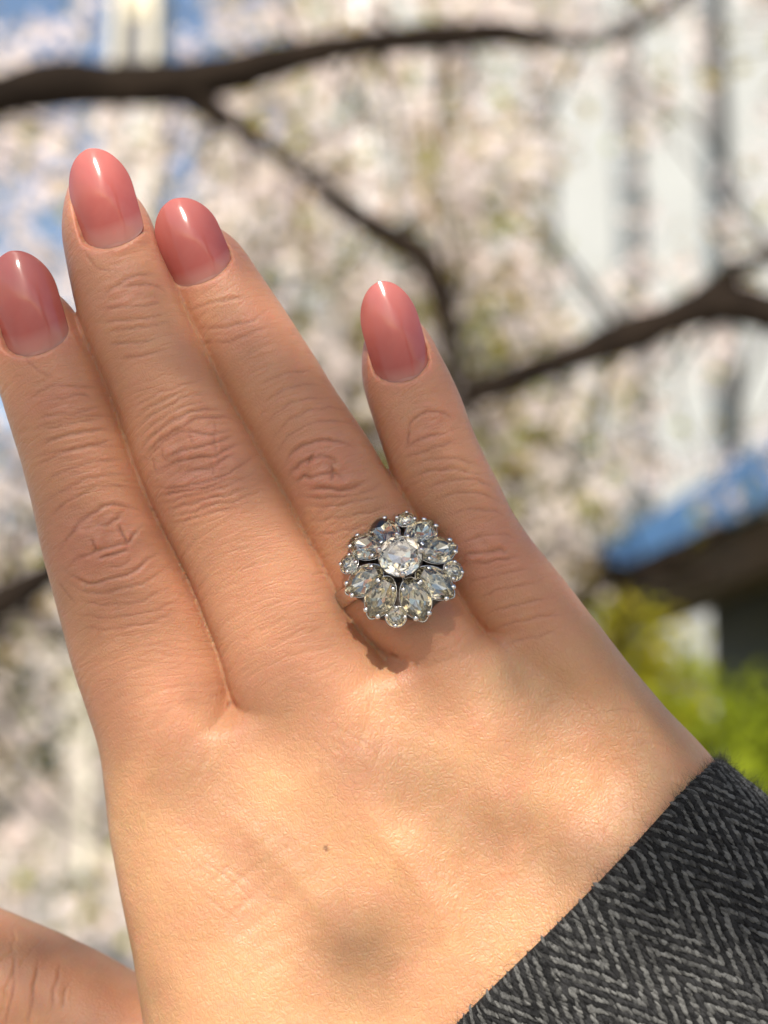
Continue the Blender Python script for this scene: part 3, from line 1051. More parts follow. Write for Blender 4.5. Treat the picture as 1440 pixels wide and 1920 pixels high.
def build_sleeve():
    base = cam2world(SL_C[None])[0]
    root = empty('coat_sleeve', base)
    tag(root, 'charcoal herringbone wool coat sleeve round the wrist of the hand', 'sleeve')
    # cloth tube with a turned-in cuff edge
    aa = np.concatenate([[24, 12, 4, 1.0, 0.3], [0.0, 0.05, 0.3, 0.8, 1.6, 3], np.arange(6, 88, 6)])
    hh = np.concatenate([[-2.6, -2.6, -2.6, -2.4, -1.9], np.zeros(len(aa) - 5)])
    na = 160
    arcs = np.arange(na) / na * SL_LEN
    rows = []
    for i, (a, h) in enumerate(zip(aa, hh)):
        if i < 5:
            p = sl_point(np.full(na, 1.6), arcs, h) + SL_A * (a - 1.6)
        else:
            p = sl_point(np.full(na, a), arcs, h)
        rows.append(p)
    V = np.concatenate(rows)
    F = [(i * na + j, i * na + (j + 1) % na, (i + 1) * na + (j + 1) % na, (i + 1) * na + j) for i in range(len(aa) - 1) for j in range(na)]
    cloth = mesh_obj('cloth', cam2world(V), np.array(F), YARN_D, root, base, smooth=True)
    # woven floats: chevron columns along the sleeve
    colw, pitch, step = 5.3, 0.72, 0.54
    ang = math.radians(25)
    amax = 84.0
    pts, dirs, light = [], [], []
    ncol = int(round(SL_LEN / colw / 2)) * 2
    colw = SL_LEN / ncol
    tn = math.tan(ang)
    for c in range(ncol):
        sgn = 1 if c % 2 else -1
        xs = np.arange(colw * 0.5 * step / colw, colw, step * math.cos(0) * 0.95)
        pv = pitch / math.sin(ang)
    # ribs run at +-25 degrees to the sleeve axis
    for c in range(ncol):
        sgn = 1 if c % 2 else -1
        m0 = np.arange(-4, int(amax / (pitch / math.sin(ang))) + 4)
        for m_ in m0:
            a0 = m_ * pitch / math.sin(ang)
            lt = (m_ % 2 == 0)
            nst = int(colw / (step * math.sin(ang)))
            for q in range(nst):
                x = (q + 0.5) / nst * colw
                off = x if sgn > 0 else colw - x
                a = a0 + off / tn
                a_w = a % (amax + 14) if False else a
                if a_w < 0.25 or a_w > amax: continue
                pts.append((a_w, c * colw + x)); dirs.append(sgn); light.append(lt)
    # rows near the cuff that the offsets leave empty
    pts = np.array(pts); dirs = np.array(dirs); light = np.array(light)
    # fill: ribs starting further back (negative a0)
    ex_p, ex_d, ex_l = [], [], []
    per = pitch / math.sin(ang)
    for c in range(ncol):
        sgn = 1 if c % 2 else -1
        for m_ in range(-int(colw / tn / per) - 3, -4):
            a0 = m_ * per
            nst = int(colw / (step * math.sin(ang)))
            for q in range(nst):
                x = (q + 0.5) / nst * colw
                off = x if sgn > 0 else colw - x
                a = a0 + off / tn
                if 0.25 < a <= amax:
                    ex_p.append((a, c * colw + x)); ex_d.append(sgn); ex_l.append(m_ % 2 == 0)
    if ex_p:
        pts = np.concatenate([pts, np.array(ex_p)]); dirs = np.concatenate([dirs, ex_d]); light = np.concatenate([light, ex_l])
    n = len(pts)
    pts = pts + rng.normal(0, 0.09, pts.shape)
    P0 = sl_point(pts[:, 0], pts[:, 1])
    Pa = sl_point(pts[:, 0] + 0.4, pts[:, 1]) - P0
    Pb = sl_point(pts[:, 0], pts[:, 1] + 0.4) - P0
    Pa /= np.linalg.norm(Pa, axis=1)[:, None]; Pb /= np.linalg.norm(Pb, axis=1)[:, None]
    Nn = np.cross(Pa, Pb); Nn /= np.linalg.norm(Nn, axis=1)[:, None]
    out = P0 - SL_C; out -= (out @ SL_A)[:, None] * SL_A
    Nn *= np.sign((Nn * out).sum(1))[:, None]
    # each float leans across its rib
    lean = np.where(dirs > 0, math.radians(2), math.radians(-1)) + rng.normal(0, 0.17, n)
    T = Pa * np.cos(lean)[:, None] + Pb * np.sin(lean)[:, None]
    Bn = np.cross(Nn, T)
    ln = rng.uniform(0.6, 1.05, n); wd = rng.uniform(0.16, 0.34, n); hgt = np.where(light, 0.36, 0.32) * rng.uniform(0.8, 1.2, n)
    prof = [(-1.0, 0.10, -0.25), (-0.55, 0.85, 0.55), (0.1, 1.0, 1.0), (0.6, 0.75, 0.65), (1.0, 0.08, -0.25)]
    for which, name, mat in ((True, 'grey_yarn', YARN_L), (False, 'charcoal_yarn', YARN_D)):
        i = np.where(light == which)[0]
        vs = []
        for (t, wv, hv) in prof:
            cen = P0[i] + T[i] * (t * ln[i])[:, None] + Nn[i] * (hv * hgt[i])[:, None]
            vs.append(cen - Bn[i] * (wv * wd[i])[:, None] - Nn[i] * (0.5 * hgt[i])[:, None])
            vs.append(cen + Nn[i] * (0.25 * hgt[i] * wv)[:, None])
            vs.append(cen + Bn[i] * (wv * wd[i])[:, None] - Nn[i] * (0.5 * hgt[i])[:, None])
        Vv = np.stack(vs, 1)
        f = []
        for k in range(4):
            for j in range(2):
                a = k * 3 + j
                f.append((a, a + 1, a + 4, a + 3))
        f = np.array(f)
        F = (np.arange(len(i)) * 15)[:, None, None] + f[None]
        o = mesh_obj(name, cam2world(Vv.reshape(-1, 3)), F.reshape(-1, 4), mat, cloth, base, smooth=True)
        tag(o, kind='stuff')
        at = o.data.attributes.new('shade', 'FLOAT', 'POINT')
        at.data.foreach_set('value', np.repeat(rng.uniform(0, 1, len(i)), 15).astype(np.float32))
    # wool fuzz
    nf = 42000
    a = rng.uniform(0.0, 1, nf) ** 1.3 * 60
    a[:3200] = rng.uniform(0, 1.6, 3200)
    ar = rng.uniform(0, SL_LEN / 2 * 1.15, nf) - SL_LEN * 0.03
    P0 = sl_point(a, ar, 0.1)
    out = P0 - SL_C; out -= (out @ SL_A)[:, None] * SL_A
    out /= np.linalg.norm(out, axis=1)[:, None]
    d = rng.normal(0, 1, (nf, 3)); d[:3200] -= SL_A * 0.8
    d = d + out * 0.55
    d /= np.linalg.norm(d, axis=1)[:, None]
    L = rng.uniform(0.6, 2.0, nf)
    bend = rng.normal(0, 0.5, (nf, 3))
    side = np.cross(d, rng.normal(0, 1, (nf, 3))); side /= np.linalg.norm(side, axis=1)[:, None]
    wv = 0.017
    vs = []
    for t in (0, 0.4, 0.75, 1.0):
        c = P0 + d * (L * t)[:, None] + bend * (L * t * t)[:, None]
        vs += [c - side * wv * (1 - 0.6 * t), c + side * wv * (1 - 0.6 * t)]
    Vv = np.stack(vs, 1)
    f = np.array([(0, 1, 3, 2), (2, 3, 5, 4), (4, 5, 7, 6)])
    F = (np.arange(nf) * 8)[:, None, None] + f[None]
    o = mesh_obj('wool_fuzz', cam2world(Vv.reshape(-1, 3)), F.reshape(-1, 4), YARN_L, cloth, base)
    tag(o, kind='stuff')
    at = o.data.attributes.new('shade', 'FLOAT', 'POINT')
    at.data.foreach_set('value', np.repeat(rng.uniform(-0.5, 0.3, nf), 8).astype(np.float32))
    return root


SLEEVE = build_sleeve()

# ------------------------------------------------------------------ cluster ring
SILVER = NT('silver')
_n = SILVER.noise(900, 4, 0.6)
_r = SILVER.ramp(_n.outputs[0], [(0.35, (0.62, 0.58, 0.55)), (0.7, (0.80, 0.77, 0.74))])
SILVER.l(_r.outputs[0], SILVER.p.inputs['Base Color'])
SILVER.set(Metallic=1.0, Roughness=0.16)
SILVER.l(SILVER.bump(_n.outputs[0], 0.00004), SILVER.p.inputs['Normal'])
SILVER = SILVER.m
OXID = mat_simple('oxidised_silver', (0.10, 0.08, 0.07), 0.4, 2500, 0.5, 0.00008, metallic=0.8)


def stone_mats(nm, tint, back):
    g = NT('crystal_' + nm)
    g.set(Roughness=0.0, IOR=2.0)
    n = g.noise(300.0, 2, 0.5)
    r = g.ramp(n.outputs[0], [(0.3, tuple(c * 0.96 for c in tint)), (0.7, tint)])
    g.l(r.outputs[0], g.p.inputs['Base Color'])
    g.p.inputs['Transmission Weight'].default_value = 1.0
    b = NT('foil_' + nm)
    n = b.noise(500.0, 3, 0.5)
    r = b.ramp(n.outputs[0], [(0.3, tuple(c * 0.8 for c in back)), (0.7, back)])
    b.l(r.outputs[0], b.p.inputs['Base Color'])
    b.set(Metallic=1.0, Roughness=0.08)
    return [g.m, b.m]


CRYS = stone_mats('clear', (0.985, 0.97, 0.93), (0.95, 0.92, 0.86))
CHAMP = stone_mats('pale_champagne', (0.975, 0.95, 0.88), (0.93, 0.88, 0.75))

RC = np.array([*px2mm(752, 1066, 7.2), 7.2])
tilt = math.radians(24)
RN = np.array([-0.06, math.sin(tilt), math.cos(tilt)]); RN /= np.linalg.norm(RN)
RX = np.cross(np.array([0, 1, 0.0]), RN); RX /= np.linalg.norm(RX)
RY = np.cross(RN, RX)
ring_base = cam2world((RC - RN * 8)[None])[0]
RING = empty('cocktail_ring', ring_base)
tag(RING, 'silver flower cluster ring of clear crystals worn on the ring finger', 'ring')


def ringpt(p):
    p = np.atleast_2d(p)
    return cam2world(RC + p[:, :1] * RX + p[:, 1:2] * RY + p[:, 2:3] * RN)


def stone(outline, table, hc, hp, loc, rot, tilt_out, name, mats, seed=0):
    """faceted stone in ring space; outline(angle)->radius pair"""
    r_ = random.Random(seed)
    pts = []
    G = 16
    for i in range(G):
        a = i / G * 2 * math.pi
        x, y = outline(a)
        pts.append((x, y, 0)); pts.append((x * 0.995, y * 0.995, -0.10))
    for i in range(8):
        a = (i + 0.5) / 8 * 2 * math.pi
        x, y = outline(a)
        q_ = r_.uniform(0.97, 1.03)
        pts.append((x * 0.84 * q_, y * 0.84 * q_, hc * 0.55 * q_))
        a = i / 8 * 2 * math.pi
        x, y = outline(a)
        pts.append((x * table, y * table, hc))
        x, y = outline((i + 0.5) / 8 * 2 * math.pi)
        q_ = r_.uniform(0.9, 1.12)
        pts.append((x * 0.55 * q_, y * 0.55 * q_, -hp * 0.62))
    pts.append((0, 0, -hp))
    bm = bmesh.new()
    for p in pts: bm.verts.new(p)
    bmesh.ops.convex_hull(bm, input=bm.verts)
    loose = [v for v in bm.verts if not v.link_faces]
    bmesh.ops.delete(bm, geom=loose, context='VERTS')
    bmesh.ops.dissolve_limit(bm, angle_limit=math.radians(0.5), verts=bm.verts, edges=bm.edges)
    bmesh.ops.recalc_face_normals(bm, faces=bm.faces)
    M = Matrix.Translation(loc) @ Matrix.Rotation(rot, 4, 'Z') @ Matrix.Rotation(tilt_out, 4, 'Y')
    bm.verts.ensure_lookup_table()
    for i, v in enumerate(bm.verts): v.index = i
    V = np.array([tuple(M @ v.co) for v in bm.verts])
    F = [tuple(v.index for v in f.verts) for f in bm.faces]
    mi = [0 if f.normal.z > -0.05 or f.calc_center_median().z > -0.12 else 1 for f in bm.faces]
    bm.free()
    W = ringpt(V)
    return mesh_obj(name, W, F, mats, RING, W.mean(0), mat_idx=mi), M


def bead(p0, p1, r, name, parent):
    """a claw: a tapered wire from the setting ending in a bead, ring space"""
    p0, p1 = Vector(p0), Vector(p1)
    ax = (p1 - p0).normalized()
    x = ax.orthogonal().normalized(); y = ax.cross(x)
    L = (p1 - p0).length
    rows = [(0, 0.55), (L * 0.6, 0.55), (L * 0.85, 0.75), (L * 0.95, 1.0), (L * 1.08, 0.85), (L * 1.16, 0.35)]
    V, F = [], []
    k = 8
    for (h, s_) in rows:
        for j in range(k):
            a = j / k * 2 * math.pi
            V.append(p0 + ax * h + (x * math.cos(a) + y * math.sin(a)) * r * s_)
    for i in range(len(rows) - 1):
        for j in range(k):
            F.append((i * k + j, i * k + (j + 1) % k, (i + 1) * k + (j + 1) % k, (i + 1) * k + j))
    F.append(tuple(range(k))[::-1]); F.append(tuple((len(rows) - 1) * k + j for j in range(k)))
    W = ringpt(np.array([tuple(v) for v in V]))
    return mesh_obj(name, W, F, SILVER, parent, W.mean(0), smooth=True)


def gallery(name, V, F, mat, parent=RING, smooth=True):
    W = ringpt(np.array(V, float))
    return mesh_obj(name, W, F, mat, parent, W.mean(0), smooth=smooth)


# domed dark base plate with scalloped edge
V, F = [], []
NA = 96
radii = [0.01, 1.6, 3.2, 4.8, 6.2, 7.0]
for side in (0, 1):
    for r in radii:
        for j in range(NA):
            a = j / NA * 2 * math.pi
            rr = r * (1 + (0.05 * math.cos(8 * (a - math.pi / 8)) if r > 6 else 0))
            z = 0.5 - 0.028 * r * r - (0.7 if side else 0)
            V.append((rr * math.cos(a), rr * math.sin(a), z))
nr = len(radii)
for side in (0, 1):
    for i in range(nr - 1):
        for j in range(NA):
            a = side * nr * NA + i * NA + j; b = side * nr * NA + i * NA + (j + 1) % NA
            q = (a, b, b + NA, a + NA)
            F.append(q[::-1] if side == 0 else q)
for j in range(NA):
    a = (nr - 1) * NA + j; b = (nr - 1) * NA + (j + 1) % NA
    F.append((a, a + nr * NA, b + nr * NA, b))
gallery('base_plate', V, F, OXID)


def collar(outl, loc, rot, tl, z0, z1, grow, name, mat, parent):
    """open cup wall under a stone"""
    M = Matrix.Translation(loc) @ Matrix.Rotation(rot, 4, 'Z') @ Matrix.Rotation(tl, 4, 'Y')
    V, F = [], []
    k = 24
    for (s_, z) in ((0.62, z0), (1.0, z1), (1.0 + grow, z1 + 0.02), (0.74, z0)):
        for j in range(k):
            x, y = outl(j / k * 2 * math.pi)
            V.append(tuple(M @ Vector((x * s_, y * s_, z))))
    for i in range(4):
        for j in range(k):
            F.append((i * k + j, i * k + (j + 1) % k, ((i + 1) % 4) * k + (j + 1) % k, ((i + 1) % 4) * k + j))
    return gallery(name, V, F, mat, parent)


circ = lambda r: (lambda a: (r * math.cos(a), r * math.sin(a)))


def marquise(lx, ly, p=1.35):
    def f(a):
        c, s_ = math.cos(a), math.sin(a)
        r = (abs(c / lx) ** p + abs(s_ / ly) ** p) ** (-1 / p)
        return r * c, r * s_
    return f


def marq2(lx, ly):
    # rounded navette: narrower, slightly pointed ends
    def f(a):
        c, s_ = math.cos(a), math.sin(a)
        return lx * c, ly * s_ * (1 - (0.50 if c > 0 else 0.22) * abs(c) ** 2.5)
    return f


# centre stone
cs, M = stone(circ(2.95), 0.56, 1.15, 1.9, (0.1, 0.1, 4.3), 0.2, 0, 'centre_stone', CRYS, 1)
collar(circ(2.9), (0.1, 0.1, 4.3), 0, 0, -2.6, -0.35, 0.05, 'cup', OXID, cs)
for a in (100, 168, 278, 12):
    a = math.radians(a)
    bead((0.1 + 2.5 * math.cos(a), 0.1 + 2.5 * math.sin(a), 1.0), (0.1 + 2.85 * math.cos(a), 0.1 + 2.85 * math.sin(a), 4.75), 0.48, 'claw', cs)
# eight navette petals
for k in range(8):
    aa = math.radians(22.5 + 45 * k - 2 + (-4.5 if k % 2 else 4.5)) + random.uniform(-0.03, 0.03)
    tl = math.radians(24)
    R0 = 5.45
    loc = (R0 * math.cos(aa), R0 * math.sin(aa), 1.35)
    ol = marq2(3.1, 2.05)
    so, M = stone(ol, 0.50, 0.85, 1.2, loc, aa, tl, 'petal_stone', CHAMP, 10 + k)
    collar(ol, loc, aa, tl, -1.3, -0.16, 0.06, 'cup', SILVER, so)
    for (tx, ty) in ((2.35, 0.95), (2.35, -0.95), (-1.9, 1.1), (-1.9, -1.1)):
        p0 = M @ Vector((tx * 0.9, ty * 0.9, -1.2)); p1 = M @ Vector((tx * 1.0, ty * 1.0, 0.22))
        bead(p0, p1, 0.42, 'claw', so)
# four small round stones between petal pairs
for k in range(4):
    aa = math.radians(90 * k - 4)
    R0 = 7.15
    tl = math.radians(26)
    loc = (R0 * math.cos(aa), R0 * math.sin(aa), 0.55)
    so, M = stone(circ(1.38), 0.5, 0.55, 0.9, loc, aa, tl, 'accent_stone', CHAMP, 30 + k)
    collar(circ(1.38), loc, aa, tl, -1.2, -0.14, 0.10, 'cup', SILVER, so)
    for q in range(4):
        b_ = math.radians(90 * q + (0 if k % 2 == 0 else 0))
        p0 = M @ Vector((1.1 * math.cos(b_), 1.1 * math.sin(b_), -1.1)); p1 = M @ Vector((1.22 * math.cos(b_), 1.22 * math.sin(b_), 0.2))
        bead(p0, p1, 0.34, 'claw', so)

# plain band round the finger (camera frame): ellipse round the ring finger's own section
BAND_PX = (722, 1080)
_s, _u = RINGF.su(np.array([[*px2mm(*BAND_PX, 0), 0]]))
_s = _s[0]
_hw = float(RINGF.look(RINGF.hw, np.array([_s]))[0]) - 0.25
_ht = float(RINGF.look(RINGF.ht, np.array([_s]))[0])
_cu = float(RINGF.look(RINGF.cu, np.array([_s]))[0]); _zc = float(RINGF.look(RINGF.zc, np.array([_s]))[0])
V, F = [], []
NA = 96
for j in range(NA):
    a = j / NA * 2 * math.pi
    for (dr, dl) in ((-0.1, -1.35), (0.75, -1.15), (1.1, 0.0), (0.75, 1.15), (-0.1, 1.35)):
        u = _cu + (_hw + dr + 0.25) * math.cos(a); z = _zc + (_ht + dr + 0.1) * math.sin(a)
        q = RINGF.A + RINGF.d * (_s + dl + 0.25 * (z - _zc) * -0.2) + RINGF.n * u
        V.append((q[0], q[1], z))
for j in range(NA):
    for i in range(5):
        F.append((j * 5 + i, j * 5 + (i + 1) % 5, ((j + 1) % NA) * 5 + (i + 1) % 5, ((j + 1) % NA) * 5 + i))
W = cam2world(np.array(V))
mesh_obj('band', W, F, SILVER, RING, W.mean(0), smooth=True)

# ------------------------------------------------------------------ the park: ground, buildings, hedge
def struct(name, v, f, mat):
    o = mesh_obj(name, v, f, mat, None, (0, 0, 0))
    o['kind'] = 'structure'
    return o


PAVING = mat_simple('pale_paving', (0.36, 0.34, 0.30), 0.85, 2.0, 0.18, 0.004)
LAWN = mat_simple('lawn', (0.10, 0.16, 0.03), 0.9, 3.0, 0.3, 0.01)
struct('ground', [(-600, -600, 0), (600, -600, 0), (600, 900, 0), (-600, 900, 0)], [(0, 1, 2, 3)], PAVING)
struct('lawn', [(-0.2, 3.4, 0.004), (9, 3.4, 0.004), (9, 11, 0.004), (-0.6, 11, 0.004)], [(0, 1, 2, 3)], LAWN)

WHITE = mat_simple('white_render', (0.31, 0.32, 0.315), 0.7, 1.5, 0.05)
CREAM = mat_simple('cream_render', (0.38, 0.35, 0.30), 0.7, 1.5, 0.05)
TOWER = mat_simple('ivory_render', (0.60, 0.56, 0.46), 0.7, 1.5, 0.05)
SPAND = mat_simple('grey_panel', (0.13, 0.13, 0.135), 0.6, 1.5, 0.12)
FRAME = mat_simple('dark_frame', (0.06, 0.065, 0.07), 0.5)
GLASS = mat_simple('slate_glass', (0.035, 0.06, 0.075), 0.28, 0.8, 0.3, spec=0.6)


def facade(name, label, x0, x1, y, z1, wall, bay, fin_w, storey, depth=9.0, z0=0.0):
    """a block whose front (towards -y) has projecting fins with window strips between"""
    root = empty(name, ((x0 + x1) / 2, y, 0))
    tag(root, label, 'building')
    box('wall', (x0, x1, y, y + depth, z0, z1), wall, root)
    n = max(1, int(round((x1 - x0 - fin_w) / bay)))
    bay = (x1 - x0 - fin_w) / n
    for i in range(n + 1):
        xc = x0 + i * bay
        box('fin', (xc, xc + fin_w, y - 0.55, y - 0.003, z0, z1 + 0.3), wall, root)
    ns = int((z1 - 0.6) / storey)
    for i in range(n):
        xa, xb = x0 + i * bay + fin_w + 0.02, x0 + (i + 1) * bay - 0.02
        for k in range(ns):
            za = 0.9 + k * storey
            if za + 1.7 > z1: continue
            wn = box('window', (xa, xb, y - 0.10, y - 0.004, za, za + 1.7), FRAME, root)
            box('pane', (xa + 0.06, xb - 0.06, y - 0.13, y - 0.102, za + 0.06, za + 1.0), GLASS, wn)
            box('pane', (xa + 0.06, xb - 0.06, y - 0.13, y - 0.102, za + 1.06, za + 1.64), GLASS, wn)
            if za + storey < z1:
                box('spandrel', (xa, xb, y - 0.08, y - 0.005, za + 1.72, za + storey - 0.02), SPAND, root)
    return root


facade('office_block', 'white office block with tall fins and dark window strips behind the blossom', -0.944, 9.526, 15.0, 14.5, WHITE, 0.90, 0.57, 2.9)
facade('tower_block', 'slim cream tower standing alone against the blue sky', -4.12, -3.42, 21.5, 16.0, TOWER, 0.7, 0.12, 3.1, depth=0.8)
facade('long_building', 'low pale building with dark windows far behind the railing', -16.0, -3.0, 30.0, 6.4, CREAM, 2.6, 0.9, 3.0)

# small park kiosk with a blue fascia
BLUE = mat_simple('blue_fascia', (0.20, 0.44, 0.86), 0.45, 3.0, 0.10)
BROWN = mat_simple('brown_beam', (0.12, 0.075, 0.04), 0.7, 6.0, 0.25, 0.002)
GREYW = mat_simple('grey_wall', (0.16, 0.17, 0.17), 0.8, 4.0, 0.2)
kd = Vector((-0.113, 1, 0)).normalized()
kr = Vector((kd.y, -kd.x, 0))
K0 = ray(1440, 945, 5.0)
KM = Matrix(((kr.x, kd.x, 0, K0.x), (kr.y, kd.y, 0, K0.y), (0, 0, 1, 0), (0, 0, 0, 1)))
kz = K0.z
KI = empty('park_kiosk', (KM @ Vector((1.4, 0.7, 0))))
tag(KI, 'small grey park kiosk with a bright blue fascia and brown eaves', 'kiosk')
box('roof', (0.0, 2.9, -1.6, 2.25, kz + 0.002, kz + 0.15), BLUE, KI, M=KM)
box('fascia', (-0.05, -0.002, -1.65, 2.30, kz - 0.012, kz + 0.175), BLUE, KI, M=KM)
box('eaves_beam', (0.02, 0.22, -1.55, 2.2, kz - 0.20, kz - 0.004), BROWN, KI, M=KM)
box('soffit', (0.225, 2.8, -1.5, 2.15, kz - 0.06, kz - 0.006), BROWN, KI, M=KM)
kw = box('wall', (0.48, 2.7, -1.4, 2.05, 0.0, kz - 0.063), GREYW, KI, M=KM)
for ya in (-1.0, 0.1, 1.1):
    wn = box('window', (0.44, 0.477, ya, ya + 0.8, 1.0, 1.95), FRAME, KI, M=KM)
    box('pane', (0.42, 0.438, ya + 0.06, ya + 0.74, 1.06, 1.89), GLASS, wn, M=KM)

# railing far left
RAILM = mat_simple('grey_steel', (0.22, 0.23, 0.23), 0.5, 20, 0.15)
rl = empty('steel_railing', (-2.4, 7.5, 0))
tag(rl, 'grey steel railing with posts across the paving under the blossom', 'railing')
box('top_rail', (-6.5, -0.9, 7.45, 7.55, 1.03, 1.12), RAILM, rl)
box('lower_rail', (-6.5, -0.9, 7.47, 7.53, 0.45, 0.50), RAILM, rl)
for x in np.arange(-6.4, -0.9, 1.32):
    box('post', (x - 0.04, x + 0.04, 7.46, 7.54, 0.0, 1.028), RAILM, rl)

# ------------------------------------------------------------------ trees
BARK = NT('cherry_bark')
_n = BARK.noise(14, 6, 0.65)
_r = BARK.ramp(_n.outputs[0], [(0.3, (0.007, 0.005, 0.004)), (0.72, (0.030, 0.021, 0.015))])
BARK.l(_r.outputs[0], BARK.p.inputs['Base Color'])
BARK.set(Roughness=0.9)
BARK.p.inputs['Specular IOR Level'].default_value = 0.08
BARK.l(BARK.bump(_n.outputs[0], 0.01), BARK.p.inputs['Normal'])
BARK = BARK.m


def leaf_mat(name, c0, c1, trans=0.45):
    m = NT(name)
    at = m.n('ShaderNodeAttribute', attribute_name='shade')
    r = m.ramp(at.outputs['Fac'], [(0.0, c0), (1.0, c1)])
    m.l(r.outputs[0], m.p.inputs['Base Color'])
    m.set(Roughness=0.6)
    m.p.inputs['Specular IOR Level'].default_value = 0.25
    tr = m.n('ShaderNodeBsdfTranslucent')
    m.l(r.outputs[0], tr.inputs[0])
    mx = m.n('ShaderNodeMixShader')
    mx.inputs[0].default_value = trans
    m.l(m.p.outputs[0], mx.inputs[1]); m.l(tr.outputs[0], mx.inputs[2])
    out = [n for n in m.t.nodes if n.type == 'OUTPUT_MATERIAL'][0]
    m.l(mx.outputs[0], out.inputs[0])
    return m.m


PETAL = leaf_mat('cherry_petal', (0.84, 0.70, 0.66), (0.93, 0.84, 0.79), 0.26)
YLEAF = leaf_mat('young_leaf', (0.40, 0.24, 0.03), (0.34, 0.38, 0.05), 0.5)
GLEAF = leaf_mat('hedge_leaf', (0.28, 0.36, 0.02), (0.46, 0.52, 0.04), 0.45)
YBUSH = leaf_mat('yellow_leaf', (0.34, 0.36, 0.02), (0.60, 0.50, 0.03), 0.45)


def spline(pts, n):
    pts = np.array(pts, float)
    t = np.concatenate([[0], np.cumsum(np.linalg.norm(np.diff(pts[:, :3], axis=0), axis=1))])
    tt = np.linspace(0, t[-1], n)
    out = np.stack([np.interp(tt, t, pts[:, k]) for k in range(pts.shape[1])], 1)
    for _ in range(3):
        out[1:-1] = 0.25 * out[:-2] + 0.5 * out[1:-1] + 0.25 * out[2:]
    return out


def tube(path, k=9, wob=0.12, seed=0):
    """path (n,4): xyz + radius -> verts, quads"""
    P = path[:, :3]; r = path[:, 3]
    T = np.gradient(P, axis=0)
    T /= np.linalg.norm(T, axis=1)[:, None]
    ref = np.where(np.abs(T[:, 2:3]) > 0.9, np.array([[1.0, 0, 0]]), np.array([[0, 0, 1.0]]))
    X = np.cross(T, ref); X /= np.linalg.norm(X, axis=1)[:, None]
    Y = np.cross(T, X)
    n = len(P)
    a = np.arange(k) / k * 2 * math.pi
    V = P[:, None] + (X[:, None] * np.cos(a)[None, :, None] + Y[:, None] * np.sin(a)[None, :, None]) * r[:, None, None]
    V = V.reshape(-1, 3)
    if wob:
        nz = vnoise(V * 9.0, seed) * 0.6 + vnoise(V * 28.0, seed + 1) * 0.4
        V = V + (V - np.repeat(P, k, 0)) * (nz * wob)[:, None]
    F = [(i * k + j, i * k + (j + 1) % k, (i + 1) * k + (j + 1) % k, (i + 1) * k + j) for i in range(n - 1) for j in range(k)]
    return V, np.array(F)


def flowers(cen, size, r):
    """five cupped petals each, random facing. cen (n,3) -> verts, quads, shade"""
    n = len(cen)
    nrm = r.normal(0, 1, (n, 3)); nrm[:, 2] -= 0.15; nrm[:, 1] -= 0.35
    nrm /= np.linalg.norm(nrm, axis=1)[:, None]
    x = np.cross(nrm, r.normal(0, 1, (n, 3))); x /= np.linalg.norm(x, axis=1)[:, None]
    y = np.cross(nrm, x)
    V, S = [], []
    sz = size * r.uniform(0.8, 1.2, n)
    for k in range(5):
        a = k / 5 * 2 * math.pi
        d = x * math.cos(a) + y * math.sin(a)
        e = -x * math.sin(a) + y * math.cos(a)
        cup = r.uniform(0.15, 0.5, n)[:, None]
        s_ = sz[:, None] / 2
        V += [cen + d * s_ * 0.08, cen + (d * 0.62 + e * 0.36 + nrm * cup * 0.45) * s_, cen + (d * 1.0 + nrm * cup) * s_, cen + (d * 0.62 - e * 0.36 + nrm * cup * 0.45) * s_]
    V = np.stack(V, 1)
    f = np.arange(20).reshape(5, 4)
    F = (np.arange(n) * 20)[:, None, None] + f[None]
    S = np.repeat(r.uniform(0, 1, n), 20)
    return V.reshape(-1, 3), F.reshape(-1, 4), S


def leaves(cen, size, r, up=0.3):
    n = len(cen)
    d = r.normal(0, 1, (n, 3)); d[:, 2] += up
    d /= np.linalg.norm(d, axis=1)[:, None]
    e = np.cross(d, r.normal(0, 1, (n, 3))); e /= np.linalg.norm(e, axis=1)[:, None]
    nn = np.cross(d, e)
    s_ = (size * r.uniform(0.7, 1.3, n))[:, None]
    V = np.stack([cen, cen + (d * 0.5 + e * 0.28 + nn * 0.06) * s_, cen + (d + nn * -0.1) * s_, cen + (d * 0.5 - e * 0.28 + nn * 0.06) * s_], 1)
    F = (np.arange(n) * 4)[:, None] + np.arange(4)[None]
    return V.reshape(-1, 3), F, np.repeat(r.uniform(0, 1, n), 4)


def stuff_part(name, data, mat, parent, org):
    V, F, S = data
    o = mesh_obj(name, V, F, mat, parent, org)
    o['kind'] = 'stuff'
    at = o.data.attributes.new('shade', 'FLOAT', 'POINT')
    at.data.foreach_set('value', S.astype(np.float32))
    return o


def limb_px(pts, dist):
    """(px, py, radius px [, distance]) -> path in metres"""
    out = []
    for p in pts:
        d = p[3] if len(p) > 3 else dist
        out.append((*ray(p[0], p[1], d), 1.3 * p[2] / FPX * d))
    return out


